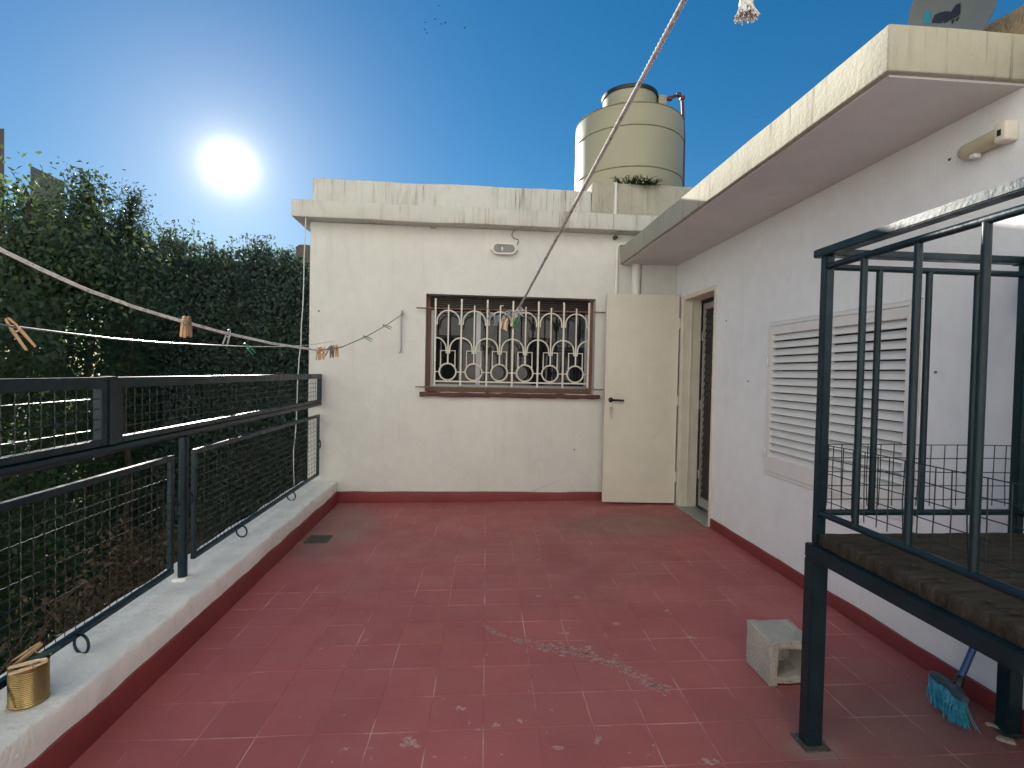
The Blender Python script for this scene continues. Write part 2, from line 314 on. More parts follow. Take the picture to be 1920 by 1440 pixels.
# ------------------------------------------------------------------ mesh helpers
class MB:
    def __init__(s): s.v = []; s.f = []
    def add(s, v, f): o = len(s.v); s.v += [tuple(p) for p in v]; s.f += [tuple(i+o for i in q) for q in f]; return s
    def box(s, x0, x1, y0, y1, z0, z1):
        v = [(x, y, z) for x in (x0, x1) for y in (y0, y1) for z in (z0, z1)]
        return s.add(v, [(0, 1, 3, 2), (4, 6, 7, 5), (0, 4, 5, 1), (2, 3, 7, 6), (0, 2, 6, 4), (1, 5, 7, 3)])
    def rbox(s, x0, x1, y0, y1, z0, z1, r=.01, cell=.12, amp=0., freq=3., fine=0.):
        lo = Vector((x0, y0, z0)); hi = Vector((x1, y1, z1)); ax = []
        for k in range(3):
            L = hi[k]-lo[k]; rr = min(r, L*.45); n = max(1, int((L-2*rr)/cell)) if cell else 1
            ax.append([lo[k], lo[k]+.3*rr] + [lo[k]+rr+(L-2*rr)*i/n for i in range(n+1)] + [hi[k]-.3*rr, hi[k]] if rr > 0 else [lo[k]+L*i/n for i in range(n+1)])
        idx = {}; vs = []
        def vid(p):
            key = tuple(round(c, 6) for c in p)
            if key in idx: return idx[key]
            q = Vector(p)
            if r > 0:
                c = Vector([min(max(q[k], lo[k]+min(r, (hi[k]-lo[k])*.45)), hi[k]-min(r, (hi[k]-lo[k])*.45)) for k in range(3)])
                d = q-c
                if d.length > 1e-9:
                    rr = min(r, max(abs(a) for a in d)); q = c + d.normalized()*max(abs(a) for a in d) if sum(abs(a) > 1e-9 for a in d) > 1 else q
            if amp: q = q + mnoise.noise_vector(q*freq)*amp
            if fine: q = q + mnoise.noise_vector(q*freq*7)*fine
            idx[key] = len(vs); vs.append(q); return idx[key]
        fs = []
        for k in range(3):
            a, b = (k+1) % 3, (k+2) % 3
            for end in (0, -1):
                for i in range(len(ax[a])-1):
                    for j in range(len(ax[b])-1):
                        q = []
                        for di, dj in ((0, 0), (1, 0), (1, 1), (0, 1)):
                            p = [0, 0, 0]; p[k] = ax[k][end]; p[a] = ax[a][i+di]; p[b] = ax[b][j+dj]; q.append(vid(p))
                        fs.append(q if end else q[::-1])
        return s.add(vs, fs)
    def frame(s, p, q):
        d = (q-p).normalized(); u = Vector((0, 0, 1)) if abs(d.z) < .9 else Vector((1, 0, 0))
        a = d.cross(u).normalized(); return a, a.cross(d).normalized() if False else d.cross(a).normalized()
    def tube(s, pts, r, n=8, cap=True, rfun=None):
        pts = [Vector(p) for p in pts]; k = len(pts); vs = []; fs = []
        t0 = (pts[1]-pts[0]).normalized(); u = Vector((0, 0, 1)) if abs(t0.z) < .9 else Vector((1, 0, 0)); a = t0.cross(u).normalized()
        S = 0
        for i, p in enumerate(pts):
            t = (pts[min(i+1, k-1)]-pts[max(i-1, 0)]).normalized(); a = (a - t*a.dot(t)).normalized(); b = t.cross(a)
            rr = r[i] if isinstance(r, (list, tuple)) else r
            if i: S += (p-pts[i-1]).length
            for j in range(n):
                th = 2*PI*j/n; q = rr*(rfun(th, S) if rfun else 1); vs.append(p + a*(math.cos(th)*q) + b*(math.sin(th)*q))
        for i in range(k-1):
            for j in range(n): fs.append((i*n+j, i*n+(j+1) % n, (i+1)*n+(j+1) % n, (i+1)*n+j))
        if cap: fs.append(tuple(range(n))[::-1]); fs.append(tuple((k-1)*n+j for j in range(n)))
        return s.add(vs, fs)
    def bar(s, p, q, w, h=None, up=(0, 0, 1)):
        p, q = Vector(p), Vector(q); d = (q-p).normalized(); u = Vector(up)
        if abs(d.dot(u)) > .95: u = Vector((0, 1, 0))
        a = d.cross(u).normalized(); b = a.cross(d); h = h or w; a *= w/2; b *= h/2
        v = [e + i*a + j*b for e in (p, q) for i, j in ((-1, -1), (1, -1), (1, 1), (-1, 1))]
        return s.add(v, [(3, 2, 1, 0), (4, 5, 6, 7), (0, 1, 5, 4), (1, 2, 6, 5), (2, 3, 7, 6), (3, 0, 4, 7)])
    def lathe(s, prof, c, n=40):
        vs = []; fs = []; k = len(prof)
        for r, z in prof:
            for j in range(n): th = 2*PI*j/n; vs.append((c[0]+r*math.cos(th), c[1]+r*math.sin(th), c[2]+z))
        for i in range(k-1):
            for j in range(n): fs.append((i*n+j, i*n+(j+1) % n, (i+1)*n+(j+1) % n, (i+1)*n+j))
        if prof[0][0] > 1e-4: fs.append(tuple(range(n))[::-1])
        if prof[-1][0] > 1e-4: fs.append(tuple((k-1)*n+j for j in range(n)))
        return s.add(vs, fs)
    def prism(s, poly, ext):
        n = len(poly); e = Vector(ext); v = [Vector(p) for p in poly]; v += [p+e for p in v]
        return s.add(v, [tuple(range(n)), tuple(range(2*n-1, n-1, -1))] + [(i, i+n, (i+1) % n+n, (i+1) % n) for i in range(n)])
    def ring(s, c, nrm, R, r, n=24, m=8, a0=0., a1=2*PI, u=None):
        c = Vector(c); nn = Vector(nrm).normalized(); u = Vector(u) if u else (Vector((0, 0, 1)) if abs(nn.z) < .9 else Vector((1, 0, 0)))
        a = (u-nn*u.dot(nn)).normalized(); b = nn.cross(a); full = abs(a1-a0-2*PI) < 1e-6
        pts = [c + a*(R*math.cos(a0+(a1-a0)*i/n)) + b*(R*math.sin(a0+(a1-a0)*i/n)) for i in range(n + (0 if full else 1))]
        if not full: return s.tube(pts, r, m)
        vs = []; fs = []
        for i, p in enumerate(pts):
            rad = (p-c).normalized()
            for j in range(m): th = 2*PI*j/m; vs.append(p + rad*(r*math.cos(th)) + nn*(r*math.sin(th)))
        for i in range(n):
            for j in range(m): fs.append((i*m+j, i*m+(j+1) % m, ((i+1) % n)*m+(j+1) % m, ((i+1) % n)*m+j))
        return s.add(vs, fs)
    def mesh(s, name, mat, smooth=False, bev=0., fix=True, offset=None):
        me = bpy.data.meshes.new(name); o = offset or Vector((0, 0, 0))
        me.from_pydata([Vector(p)-o for p in s.v], [], s.f); bm = bmesh.new(); bm.from_mesh(me)
        if fix: bmesh.ops.remove_doubles(bm, verts=bm.verts, dist=1e-6); bmesh.ops.recalc_face_normals(bm, faces=bm.faces)
        if bev: bmesh.ops.bevel(bm, geom=[e for e in bm.edges if e.is_manifold and e.calc_face_angle(0) > .6], offset=bev, segments=2, affect='EDGES', clamp_overlap=True)
        if smooth:
            for f in bm.faces: f.smooth = True
            for e in bm.edges:
                if e.is_manifold and e.calc_face_angle(0) > math.radians(38): e.smooth = False
        bm.to_mesh(me); bm.free(); me.materials.append(mat); return me
    def build(s, name, mat, parent=None, smooth=False, bev=0., local=False, fix=True, kind=None, label=None):
        if local: c = Vector((0, 0, 0))
        else:
            a = np.array(s.v); c = Vector(((a.min(0)+a.max(0))/2).tolist()); c.z = float(a[:, 2].min())
        o = bpy.data.objects.new(name, s.mesh(name, mat, smooth, bev, fix, c)); COL.objects.link(o)
        link(o, parent, c, local); 
        if kind: o['kind'] = kind
        if label: o['label'] = label
        return o
W = {}
def link(o, parent, c, local=False):
    c = Vector(c)
    if local: o.location = (0, 0, 0); W[o.name] = Vector((0, 0, 0))
    else: W[o.name] = c; o.location = c - (W[parent.name] if parent else Vector((0, 0, 0)))
    if parent: o.parent = parent
def tag(o, label, cat, group=None):
    o['label'] = label; o['category'] = cat
    if group: o['group'] = group
    return o
def thing(name, label, cat, loc=(0, 0, 0), group=None):
    o = bpy.data.objects.new(name, None); COL.objects.link(o); o.location = loc; o.empty_display_size = .1
    W[o.name] = Vector(loc); return tag(o, label, cat, group)
def struct(o): o['kind'] = 'structure'; return o
def dup(src, parent, world):
    o = src.copy(); COL.objects.link(o); link(o, parent, world); return o
def copy_tree(o, parent=None):
    c = o.copy(); COL.objects.link(c); c.parent = parent
    for ch in o.children: copy_tree(ch, c)
    return c

# ------------------------------------------------------------------ ground, terrace floor
gm = MB(); gm.add([(-400, -400, -3.2), (400, -400, -3.2), (400, 700, -3.2), (-400, 700, -3.2)], [(0, 1, 2, 3)])
struct(gm.build('ground', M['soil'], fix=False))
XL, XR, YB, YR = -1.30, 2.02, 5.12, -2.6
fb = MB(); x0, x1 = XL-.02, XR+.02
top = [(x0, YR, fz(x0)-.0003), (x1, YR, fz(x1)-.0003), (x1, YB+.02, fz(x1)-.0003), (x0, YB+.02, fz(x0)-.0003)]
fb.add(top + [(p[0], p[1], -.25) for p in top], [(0, 1, 2, 3), (7, 6, 5, 4), (0, 4, 5, 1), (1, 5, 6, 2), (2, 6, 7, 3), (3, 7, 4, 0)])
floor = struct(fb.build('terrace_floor', M['grout']))
U = Vector((math.cos(-.0182), math.sin(-.0182), 0)); V = Vector((math.sin(.0274), math.cos(.0274), 0)); O = Vector((.101, 3.233, 0))
def clip(poly, f):
    out = []
    for i in range(len(poly)):
        a, b = poly[i], poly[(i+1) % len(poly)]; fa, fb_ = f(a), f(b)
        if fa >= 0: out.append(a)
        if (fa >= 0) != (fb_ >= 0): out.append(a + (b-a)*(fa/(fa-fb_)))
    return out
def tile_mb(poly, org):
    m = MB(); n = len(poly); c = sum((p for p in poly), Vector())/n
    lowp = [Vector((p.x, p.y, fz(p.x)-.006)) for p in poly]; mid = [Vector((p.x, p.y, fz(p.x)-.0002)) for p in poly]
    ins = [p+(c-p).normalized()*.0022 for p in poly]; tp = [Vector((p.x, p.y, fz(p.x)+.0007)) for p in ins]
    m.add([p-org for p in lowp+mid+tp], [tuple(range(2*n, 3*n))] + [(k*n+i, k*n+(i+1) % n, (k+1)*n+(i+1) % n, (k+1)*n+i) for k in (0, 1) for i in range(n)]); return m
tiles = []
for c in range(-9, 13):
    for r in range(-11, 31):
        q = []
        for a, b in ((0, 0), (1, 0), (1, -1), (0, -1)):
            e = .0022
            ca = c+a+(e if a == 0 else -e)/.2; rb = r-b+(e if b == 0 else -e)/.2
            q.append(O + U*(.2*ca) - V*(.2*rb))
        full = all(XL < p.x < XR and YR < p.y < YB for p in q)
        for f in (lambda p: p.x-XL, lambda p: XR-p.x, lambda p: p.y-YR, lambda p: YB-p.y): q = clip(q, f) if q else q
        if len(q) < 3: continue
        cen = sum((p for p in q), Vector())/len(q); size = max((p-q[0]).length for p in q)
        if size < .03: continue
        px, py, z = project((cen.x, cen.y, 0)); vis = z > .2 and -60 < px < 1980 and py < 1530
        tiles.append((vis, py if vis else 0, full, q, cen))
tiles.sort(key=lambda t: (-t[0], -t[1]))
shared = None; rest = MB()
for i, (vis, py, full, q, cen) in enumerate(tiles):
    org = Vector((cen.x, cen.y, fz(cen.x)))
    if vis and i < 300:
        if full:
            if shared is None: shared = tile_mb(q, org).mesh('tile', M['tile'], fix=False)
            me = shared
        else: me = tile_mb(q, org).mesh('tile', M['tile'], fix=False)
        o = bpy.data.objects.new('tile', me); COL.objects.link(o)
        link(o, floor, org + Vector((0, 0, random.uniform(.0, .0006))))
        o.rotation_euler = (random.gauss(0, .0006), random.gauss(0, .0006), 0)
    else:
        t = tile_mb(q, Vector((0, 0, 0))); rest.add(t.v, t.f)
if rest.v: rest.build('tile_field', M['tile'], floor, fix=False, kind='stuff')

# worn marks on the paint: pale scrape across the middle, chips and plaster drops
def wearmat():
    s = NT('worn_pale_floor'); c = s.mix(s.rng(s.noise(90, 4, .7), .35, .65), (.40, .155, .145), (.52, .35, .31)); s.pr(c, .9); return s.m
M['wear'] = wearmat()
def fleck(m, x, y, r, n=9, asp=1., rot=0., z=.0017):
    c, s_ = math.cos(rot), math.sin(rot); ring_ = []
    for j in range(n):
        a = 2*PI*j/n; q = r*random.uniform(.45, 1.2); u, v = q*math.cos(a)*asp, q*math.sin(a); X_, Y_ = x+c*u-s_*v, y+s_*u+c*v; ring_.append((X_, Y_, fz(X_)+z))
    m.add([(x, y, fz(x)+z)]+ring_, [(0, 1+j, 1+(j+1) % n) for j in range(n)])
pts = [(905, 1172, 16), (935, 1190, 20), (985, 1205, 14), (1010, 1212, 24), (1090, 1222, 34), (1155, 1245, 46), (1200, 1272, 46), (1255, 1297, 24)]
m = MB()
for i in range(len(pts)-1):
    a, b = at_f(*pts[i][:2]), at_f(*pts[i+1][:2]); L = (b-a).length; n = int(L*(520 if i > 2 else 260))
    for j in range(n):
        t = random.random(); w_ = (pts[i][2]*(1-t)+pts[i+1][2]*t)*.00062; p = a.lerp(b, t); fleck(m, p.x+random.gauss(0, w_*.5), p.y+random.gauss(0, w_*1.15), random.choice((.002, .003, .004, .005, .007, .010)), 8, random.uniform(1, 2.6), random.uniform(-.5, .3))
m.build('scrape_mark', M['wear'], floor, fix=False, kind='stuff')
m = MB()
for px, py, r in ((773, 1394, .022), (765, 1386, .012), (760, 1398, .012), (868, 1330, .010), (860, 1327, .012), (1048, 1403, .015), (1122, 1386, .012), (1118, 1393, .007), (685, 1201, .010), (930, 1360, .012), (974, 1351, .010), (977, 1355, .006),
                  (1298, 1196, .018), (1065, 1188, .018), (1052, 1187, .012), (1156, 1170, .016), (914, 1228, .007), (648, 1405, .010), (696, 1403, .006), (696, 1423, .005), (1080, 1120, .018), (1010, 1118, .014), (1325, 1428, .016), (1340, 1428, .012), (880, 1356, .006), (896, 1368, .007), (742, 1225, .005),
                  (1225, 1398, .007), (1175, 1305, .006), (645, 1342, .005), (1010, 1050, .014), (1250, 1145, .012), (1165, 1095, .012), (815, 1420, .007), (940, 1415, .006)):
    q = at_f(px, py); fleck(m, q.x, q.y, r, 11, random.uniform(1, 1.7), random.uniform(-.6, .6))
    for k in range(random.randint(1, 4)): fleck(m, q.x+random.gauss(0, r*1.3), q.y+random.gauss(0, r*1.3), r*random.uniform(.15, .35), 7)
for k in range(70):
    q = at_f(random.uniform(420, 1500), random.uniform(980, 1430)); fleck(m, q.x, q.y, random.uniform(.002, .006), 7, random.uniform(1, 2), random.uniform(-1, 1))
m.build('paint_chips', M['wear'], floor, fix=False, kind='stuff')

# floor drain
q = Vector((-1.15, 4.01, fz(-1.15)+.001)); dr = thing('floor_drain', 'dark square floor drain grate set in the red tiles beside the ledge', 'drain', q)
m = MB(); S_ = .085
for a, b, c_, d in ((-S_, S_, -S_, -S_+.014), (-S_, S_, S_-.014, S_), (-S_, -S_+.014, -S_+.014, S_-.014), (S_-.014, S_, -S_+.014, S_-.014)): m.box(q.x+a, q.x+b, q.y+c_, q.y+d, q.z, q.z+.007)
m.build('frame', M['drain'], dr)
MB().box(q.x-S_+.014, q.x+S_-.014, q.y-S_+.014, q.y+S_-.014, q.z, q.z+.0015).build('pit', M['black'], dr)
sb = None
for i in range(6):
    yy = q.y-S_+.030+i*.0215
    if sb is None: sb = MB().box(q.x-S_+.014, q.x+S_-.014, yy-.0045, yy+.0045, q.z+.0016, q.z+.006).build('slat', M['drain'], dr)
    else: dup(sb, dr, W[sb.name]+Vector((0, i*.0215, 0)))

# ------------------------------------------------------------------ back block of the house
hb = thing('house', 'white rendered house block with barred window and stained cornice across the terrace end', 'house', (1.2, 6.5, -3.2))
wx0, wx1, wz0, wz1 = -.468, 1.222, 1.085, 2.047
m = MB(); XE = 4.2; T = .24
m.box(-1.58, wx0, YB, YB+T, -3.2, 2.70).box(wx1, XE, YB, YB+T, -3.2, 2.70).box(wx0, wx1, YB, YB+T, -3.2, wz0).box(wx0, wx1, YB, YB+T, wz1, 2.70)
m.box(-1.58, -1.40, YB+T, 8.6, -3.2, 2.70).box(-1.40, XE, 8.42, 8.6, -3.2, 2.70).box(XE-.18, XE, YB+T, 8.42, -3.2, 2.70)
m.box(-1.40, XE-.18, YB+T, 8.42, -.2, -.02)
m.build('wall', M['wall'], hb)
MB().rbox(-1.715, XE+.1, 4.97, 8.75, 2.701, 2.862, .012, .14, .008, 2.5, .0015).build('cornice', M['cornice'], hb, smooth=True)
par = MB().rbox(-1.566, 1.16, 5.115, 5.27, 2.858, 3.118, .018, .10, .012, 2.2, .003); par.rbox(-1.566, -1.42, 5.26, 8.6, 2.858, 3.11, .018, .12, .012, 2.2)
par.build('parapet', M['cornice'], hb, smooth=True)
MB().rbox(1.155, 2.9, 5.112, 6.55, 2.858, 3.212, .016, .09, .012, 4, .004).build('plinth', M['roughcast'], hb, smooth=True)
m = MB(); m.rbox(XL+.002, 1.66, YB-.014, YB+.004, -.03, .098, .004, .07, .007, 5).build('skirting', M['skirt'], hb, smooth=True)
MB().box(1.66, 2.02, 5.045, 5.118, -.02, 2.40).build('pier', M['wall'], hb, bev=.004)
MB().tube([(1.612, 5.065, .0), (1.612, 5.065, 2.40)], .046, 20).build('downpipe', M['pvc'], hb, smooth=True)
m = MB(); m.tube([(1.425, 5.105, .3), (1.425, 5.105, 2.565), (1.435, 5.103, 2.59), (1.465, 5.10, 2.60), (1.56, 5.09, 2.60)], .014, 12).build('conduit', M['pvc'], hb, smooth=True)
m = MB(); m.tube([(1.395, 5.105, 2.86), (1.395, 5.105, 3.21)], .016, 10).build('overflow_pipe', M['pvc'], hb, smooth=True)
m = MB(); m.tube([(1.40, 5.12, 2.665), (1.40, 5.085, 2.662)], .022, 12).build('drain_spout', M['drain'], hb, smooth=True)
# the window
wd = MB()
for a, b in ((wx0, wx0+.038), (wx1-.038, wx1)): wd.box(a, b, YB+.10, YB+.16, wz0, wz1)
wd.box(wx0+.038, wx1-.038, YB+.10, YB+.16, wz0, wz0+.045)
win = wd.build('window', M['wood_frame'], hb, bev=.004)
for zz, nm in ((wz1-.13, 'roller_slat'),):
    so_ = None
    for i in range(6):
        if so_ is None: so_ = MB().rbox(wx0+.038, wx1-.038, YB+.112, YB+.135, wz1-.022, wz1-.001, .006, 0).build('roller_slat', M['shutterbox'], win, smooth=True)
        else: dup(so_, win, W[so_.name]+Vector((0, 0, -.0225*i)))
px0, px1 = wx0+.038, wx1-.038; pm = .03
sash = MB()
for a, b in ((px0, px0+.03), (px1-.03, px1), (.03, .075)): sash.box(a, b, YB+.163, YB+.19, wz0+.045, wz1-.134)
sash.box(px0+.03, .03, YB+.163, YB+.19, wz0+.045, wz0+.075).box(.075, px1-.03, YB+.163, YB+.19, wz0+.045, wz0+.075)
sash.build('sash', M['galv'], win, bev=.003)
for a, b in ((px0+.03, .03), (.075, px1-.03)): MB().box(a, b, YB+.173, YB+.178, wz0+.075, wz1-.134).build('pane', M['pane'], win)
MB().box(wx0, wx1, YB+.136, YB+.23, wz1-.134, wz1-.0005).build('lintel_box', M['shutterbox'], win)
MB().rbox(-.515, 1.275, YB-.045, YB+.0995, 1.043, 1.083, .010, .05, .012, 9, .005).build('sill', M['sill'], win, smooth=True)
# the grille
GY = 5.072; k = .99
def gz(y, ci): return CAMZ + (2.0-(y-145-ci*7.2)*.000965-CAMZ)*k     # zoom-picture rows to heights
gr = MB(); gx = [-.370+.2525*i for i in range(7)]
gz0 = lambda y: CAMZ + (2.003-(y-145)*.000965-CAMZ)*k
grl = MB().tube([(-.555, GY+.008, gz0(244)), (1.312, GY+.008, gz0(244)+.008)], .0065, 8).build('window_grille', M['rustbar'], hb, smooth=True)
MB().tube([(-.555, GY+.008, gz0(1040)-.008), (1.312, GY+.008, gz0(1040)-.004)], .006, 8).build('bottom_bar', M['rustbar'], grl, smooth=True)
def gpart(name, fn):
    m = MB(); fn(m); return m.build(name, M['grille'], grl, smooth=True)
mains = None
for x in gx:
    if mains is None: mains = gpart('upright', lambda m: m.bar((x, GY, gz0(1032)), (x, GY, gz0(145)), .0165, .0165))
    else: dup(mains, grl, W[mains.name]+Vector((x-gx[0], 0, random.uniform(-.004, .004))))
mid = [gx[0]+.2525*(i+.5) for i in range(6)]; R = .1085; proto = {}
def rep(name, i, fn):
    if name not in proto: proto[name] = gpart(name, fn)
    else: dup(proto[name], grl, W[proto[name].name]+Vector((.2525*i, 0, 0)))
for i, x in enumerate(mid):
    rep('thin_bar', i, lambda m: m.bar((x, GY, gz0(806)), (x, GY, gz0(205)), .0125, .0125))
    def arch(m, cx=x, top=262, R=R):
        zc = gz0(top)-R
        p = [(cx-R, GY, zc-.03)] + [(cx-R*math.cos(PI*j/16), GY, zc+R*math.sin(PI*j/16)) for j in range(17)] + [(cx+R, GY, zc-.03)]
        m.tube(p, .0075, 6)
    rep('upper_arch', i, arch)
    def box3(m, cx=x): m.tube([(cx-.070, GY, gz0(835)), (cx-.070, GY, gz0(672)), (cx+.070, GY, gz0(672)), (cx+.070, GY, gz0(835))], .007, 6)
    rep('square_hoop', i, box3)
    rep('ring', i, lambda m: m.ring((x, GY, gz0(888)), (0, 1, 0), .081, .008, 32, 6))
    for sg in (-1, 1):
        if 'tie' not in proto: proto['tie'] = gpart('tie', lambda m: m.bar((x-.12, GY, gz0(888)), (x-.083, GY, gz0(888)), .009))
        else: dup(proto['tie'], grl, W[proto['tie'].name]+Vector((.2525*i+(.203 if sg > 0 else 0), 0, 0)))
def larch(m, cx, a0=0., a1=PI):
    zc = gz0(540)-R; n = 16
    p = [(cx-R*math.cos(a0+(a1-a0)*j/n), GY, zc+R*math.sin(a0+(a1-a0)*j/n)) for j in range(n+1)]
    if a0 == 0: p = [(cx-R-.004, GY, zc-.045)] + p
    if a1 == PI: p = p + [(cx+R+.004, GY, zc-.045)]
    m.tube(p, .0075, 6)
gpart('half_arch', lambda m: larch(m, gx[0], PI/2, PI)); gpart('half_arch', lambda m: larch(m, gx[6], 0, PI/2))
for i in range(1, 6):
    if 'lower_arch' not in proto: proto['lower_arch'] = gpart('lower_arch', lambda m: larch(m, gx[1]))
    else: dup(proto['lower_arch'], grl, W[proto['lower_arch'].name]+Vector((.2525*(i-1), 0, 0)))
gpart('base_bar', lambda m: m.bar((gx[0], GY-.001, gz0(985)), (gx[6], GY-.001, gz0(985)), .0145, .0135))
gpart('bent_hook', lambda m: m.tube([(mid[2], GY, gz0(206)), (mid[2], GY, gz0(200)), (mid[2]+.028, GY, gz0(198))], .006, 6))

# ------------------------------------------------------------------ side block of the house (right)
hs = thing('house', 'white rendered side block with open door, louvred shutters and flat concrete canopy', 'house', (4, 1.2, -3.2))
m = MB(); X0, X1 = XR, XR+.16
for a, b, c_, d in ((YR, 2.185, -3.2, 2.40), (2.185, 3.395, -3.2, .632), (2.185, 3.395, 1.668, 2.40), (3.395, 4.165, -3.2, 2.40), (4.165, 4.885, -3.2, .03), (4.165, 4.885, 2.06, 2.40), (4.885, YB, -3.2, 2.40)):
    m.box(X0, X1, a, b, c_, d)
m.box(X1, 6, YR, YR+.15, -3.2, 2.40).box(5.85, 6, YR+.15, YB, -3.2, 2.40).box(X1, 5.85, YR+.15, YB, -.2, -.02).box(2.9, 3.0, YR+.15, YB, -.02, 2.40)
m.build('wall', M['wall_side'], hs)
MB().box(XR, 6, YR, 5.11, 2.401, 2.56).build('roof', M['roughcast'], hs)
MB().box(1.485, XR-.001, 1.785, 5.10, 2.3925, 2.402).build('soffit', M['soffit'], hs)
MB().rbox(1.458, XR+.002, 1.758, 5.11, 2.40, 2.566, .008, .13, .004, 2.5, .001).build('canopy', M['canopy'], hs, smooth=True)
MB().rbox(XR-.014, XR+.004, YR, 4.15, -.02, .104, .004, .08, .007, 5).build('skirting', M['skirt'], hs, smooth=True)
# door frame, door, threshold, inner screen
m = MB(); m.box(XR-.012, XR+.158, 4.805, 4.884, .03, 2.059).box(XR-.012, XR+.158, 4.166, 4.195, .03, 2.059).box(XR-.012, XR+.158, 4.195, 4.805, 2.02, 2.059)
m.box(XR+.055, XR+.07, 4.795, 4.805, .03, 2.02)
m.build('door_frame', M['frame_cream'], hs, bev=.003)
MB().rbox(XR-.03, XR+.158, 4.17, 4.88, -.02, .034, .006, 0).build('threshold', M['threshold'], hs, smooth=True)
d0 = Vector((1.997, 4.905)); d1 = Vector((1.305, 4.952)); dd = (d1-d0).normalized(); dn = Vector((dd.y, -dd.x))
if dn.y > 0: dn = -dn
def dp(s, t, z): p = d0+dd*s+dn*t; return Vector((p.x, p.y, z))
def dbox(m, s0, s1, t0, t1, z0, z1): return m.add([dp(s, t, z) for s in (s0, s1) for t in (t0, t1) for z in (z0, z1)], [(0, 1, 3, 2), (4, 6, 7, 5), (0, 4, 5, 1), (2, 3, 7, 6), (0, 2, 6, 4), (1, 5, 7, 3)])
DL = (d1-d0).length
door = dbox(MB(), 0, DL, -.018, .018, .042, 2.075).build('door', M['door'], hs, bev=.003)
dbox(MB(), DL+.0005, DL+.014, -.020, .020, .042, 2.075).build('edge_strip', M['frame_cream'], door, bev=.002)
m = MB(); m.tube([dp(DL-.045, .018, 1.045), dp(DL-.045, .055, 1.045)], .010, 12); m.tube([dp(DL-.045, .052, 1.045), dp(DL-.10, .052, 1.044), dp(DL-.165, .050, 1.042)], .0105, 10)
m.tube([dp(DL-.045, .0185, 1.045), dp(DL-.045, .0245, 1.045)], .024, 20); m.build('handle', M['black'], door, smooth=True)
m = MB(); m.tube([dp(DL-.05, .0185, .965), dp(DL-.05, .026, .965)], .017, 18); m.build('lock', M['chrome'], door, smooth=True)
m = MB(); m.tube([dp(DL-.05, .026, .965), dp(DL-.05, .044, .965)], .004, 6); dbox(m, DL-.06, DL-.040, .036, .040, .93, .965); m.ring(dp(DL-.05, .04, .915), (0, 1, 0), .014, .002, 16, 5); dbox(m, DL-.057, DL-.047, .038, .041, .865, .905); m.build('key', M['chrome'], door, smooth=True)
dbox(MB(), DL+.0142, DL+.0155, -.012, .012, .88, 1.13).build('latch_plate', M['chrome'], door)
for zz in (.30, 1.05, 1.80): MB().tube([(2.003, 4.893, zz-.05), (2.003, 4.893, zz+.05)], .008, 8).build('hinge', M['frame_cream'], hs, smooth=True)
sx = XR+.175
m = MB(); m.box(sx, sx+.03, 4.205, 4.255, .05, 1.985).box(sx, sx+.03, 4.768, 4.80, .05, 1.985).box(sx, sx+.03, 4.255, 4.768, .05, .13).box(sx, sx+.03, 4.255, 4.768, 1.93, 1.985)
scr = m.build('screen_door', M['worn_white'], hs, bev=.003)
sl_ = None; n = 26
for i in range(n):
    z = .145+i*(1.93-.15)/n
    if sl_ is None: sl_ = MB().prism([(sx+.006, 4.256, z), (sx+.010, 4.256, z), (sx+.026, 4.256, z+.066), (sx+.022, 4.256, z+.066)], (0, .511, 0)).build('slat', M['dark_screen'], scr)
    else: dup(sl_, scr, W[sl_.name]+Vector((0, 0, i*(1.93-.15)/n)))
for zz in (.35, 1.02, 1.68): MB().box(sx-.012, sx-.0005, 4.772, 4.80, zz-.045, zz+.045).build('hinge', M['worn_white'], scr, bev=.002)
# shuttered window
wy0, wy1, z0, z1 = 2.19, 3.39, .636, 1.664
m = MB(); t = .024
m.box(XR-.008, XR+.06, wy0, wy0+t, z0, z1).box(XR-.008, XR+.06, wy1-t, wy1, z0, z1).box(XR-.008, XR+.06, wy0+t, wy1-t, z0, z0+t).box(XR-.008, XR+.06, wy0+t, wy1-t, z1-t, z1)
wf = m.build('window_frame', M['louvre'], hs, bev=.002)
MB().box(XR+.10, XR+.12, wy0+.001, wy1-.001, z0+.001, z1-.001).build('blackout_board', M['shutterbox'], hs)
lv = None
for (a, b) in ((2.802, 3.364), (2.216, 2.798)):
    m = MB(); za, zb = z0+.026, z1-.027; st = .034; xa, xb = XR-.014, XR+.016
    m.box(xa, xb, a, a+st, za, zb).box(xa, xb, b-st, b, za, zb).box(xa, xb, a+st, b-st, zb-.054, zb).box(xa, xb, a+st, b-st, za, za+.10)
    sh = m.build('shutter', M['louvre'], hs, bev=.002); ln = b-a-2*st-.002; z = za+.101; n = 17; pit = (zb-.043-za-.101)/n; first = None
    for i in range(n):
        if first is None: first = MB().prism([(xa+.0005, a+st+.001, z-.004), (xa+.005, a+st+.001, z-.006), (xb+.004, a+st+.001, z+pit-.015), (xb, a+st+.001, z+pit-.012)], (0, ln, 0)).build('slat', M['louvre'], sh)
        else: dup(first, sh, W[first.name]+Vector((0, 0, pit*i)))
    if a > 2.5:
        for zz in (1.40, .78): MB().rbox(XR-.022, XR-.008, b+.004, b+.026, zz-.03, zz+.03, .004, 0).build('hinge', M['louvre'], sh, smooth=True)

# rough party wall rising over the side roof
pw = MB().rbox(3.0, 3.2, -.6, 3.6, 2.55, 3.415, .03, .10, .03, 5, .012).build('party_wall', M['stone'], smooth=True)
tag(pw, 'rough brown stone wall rising above the flat roof behind the satellite dish', 'wall')
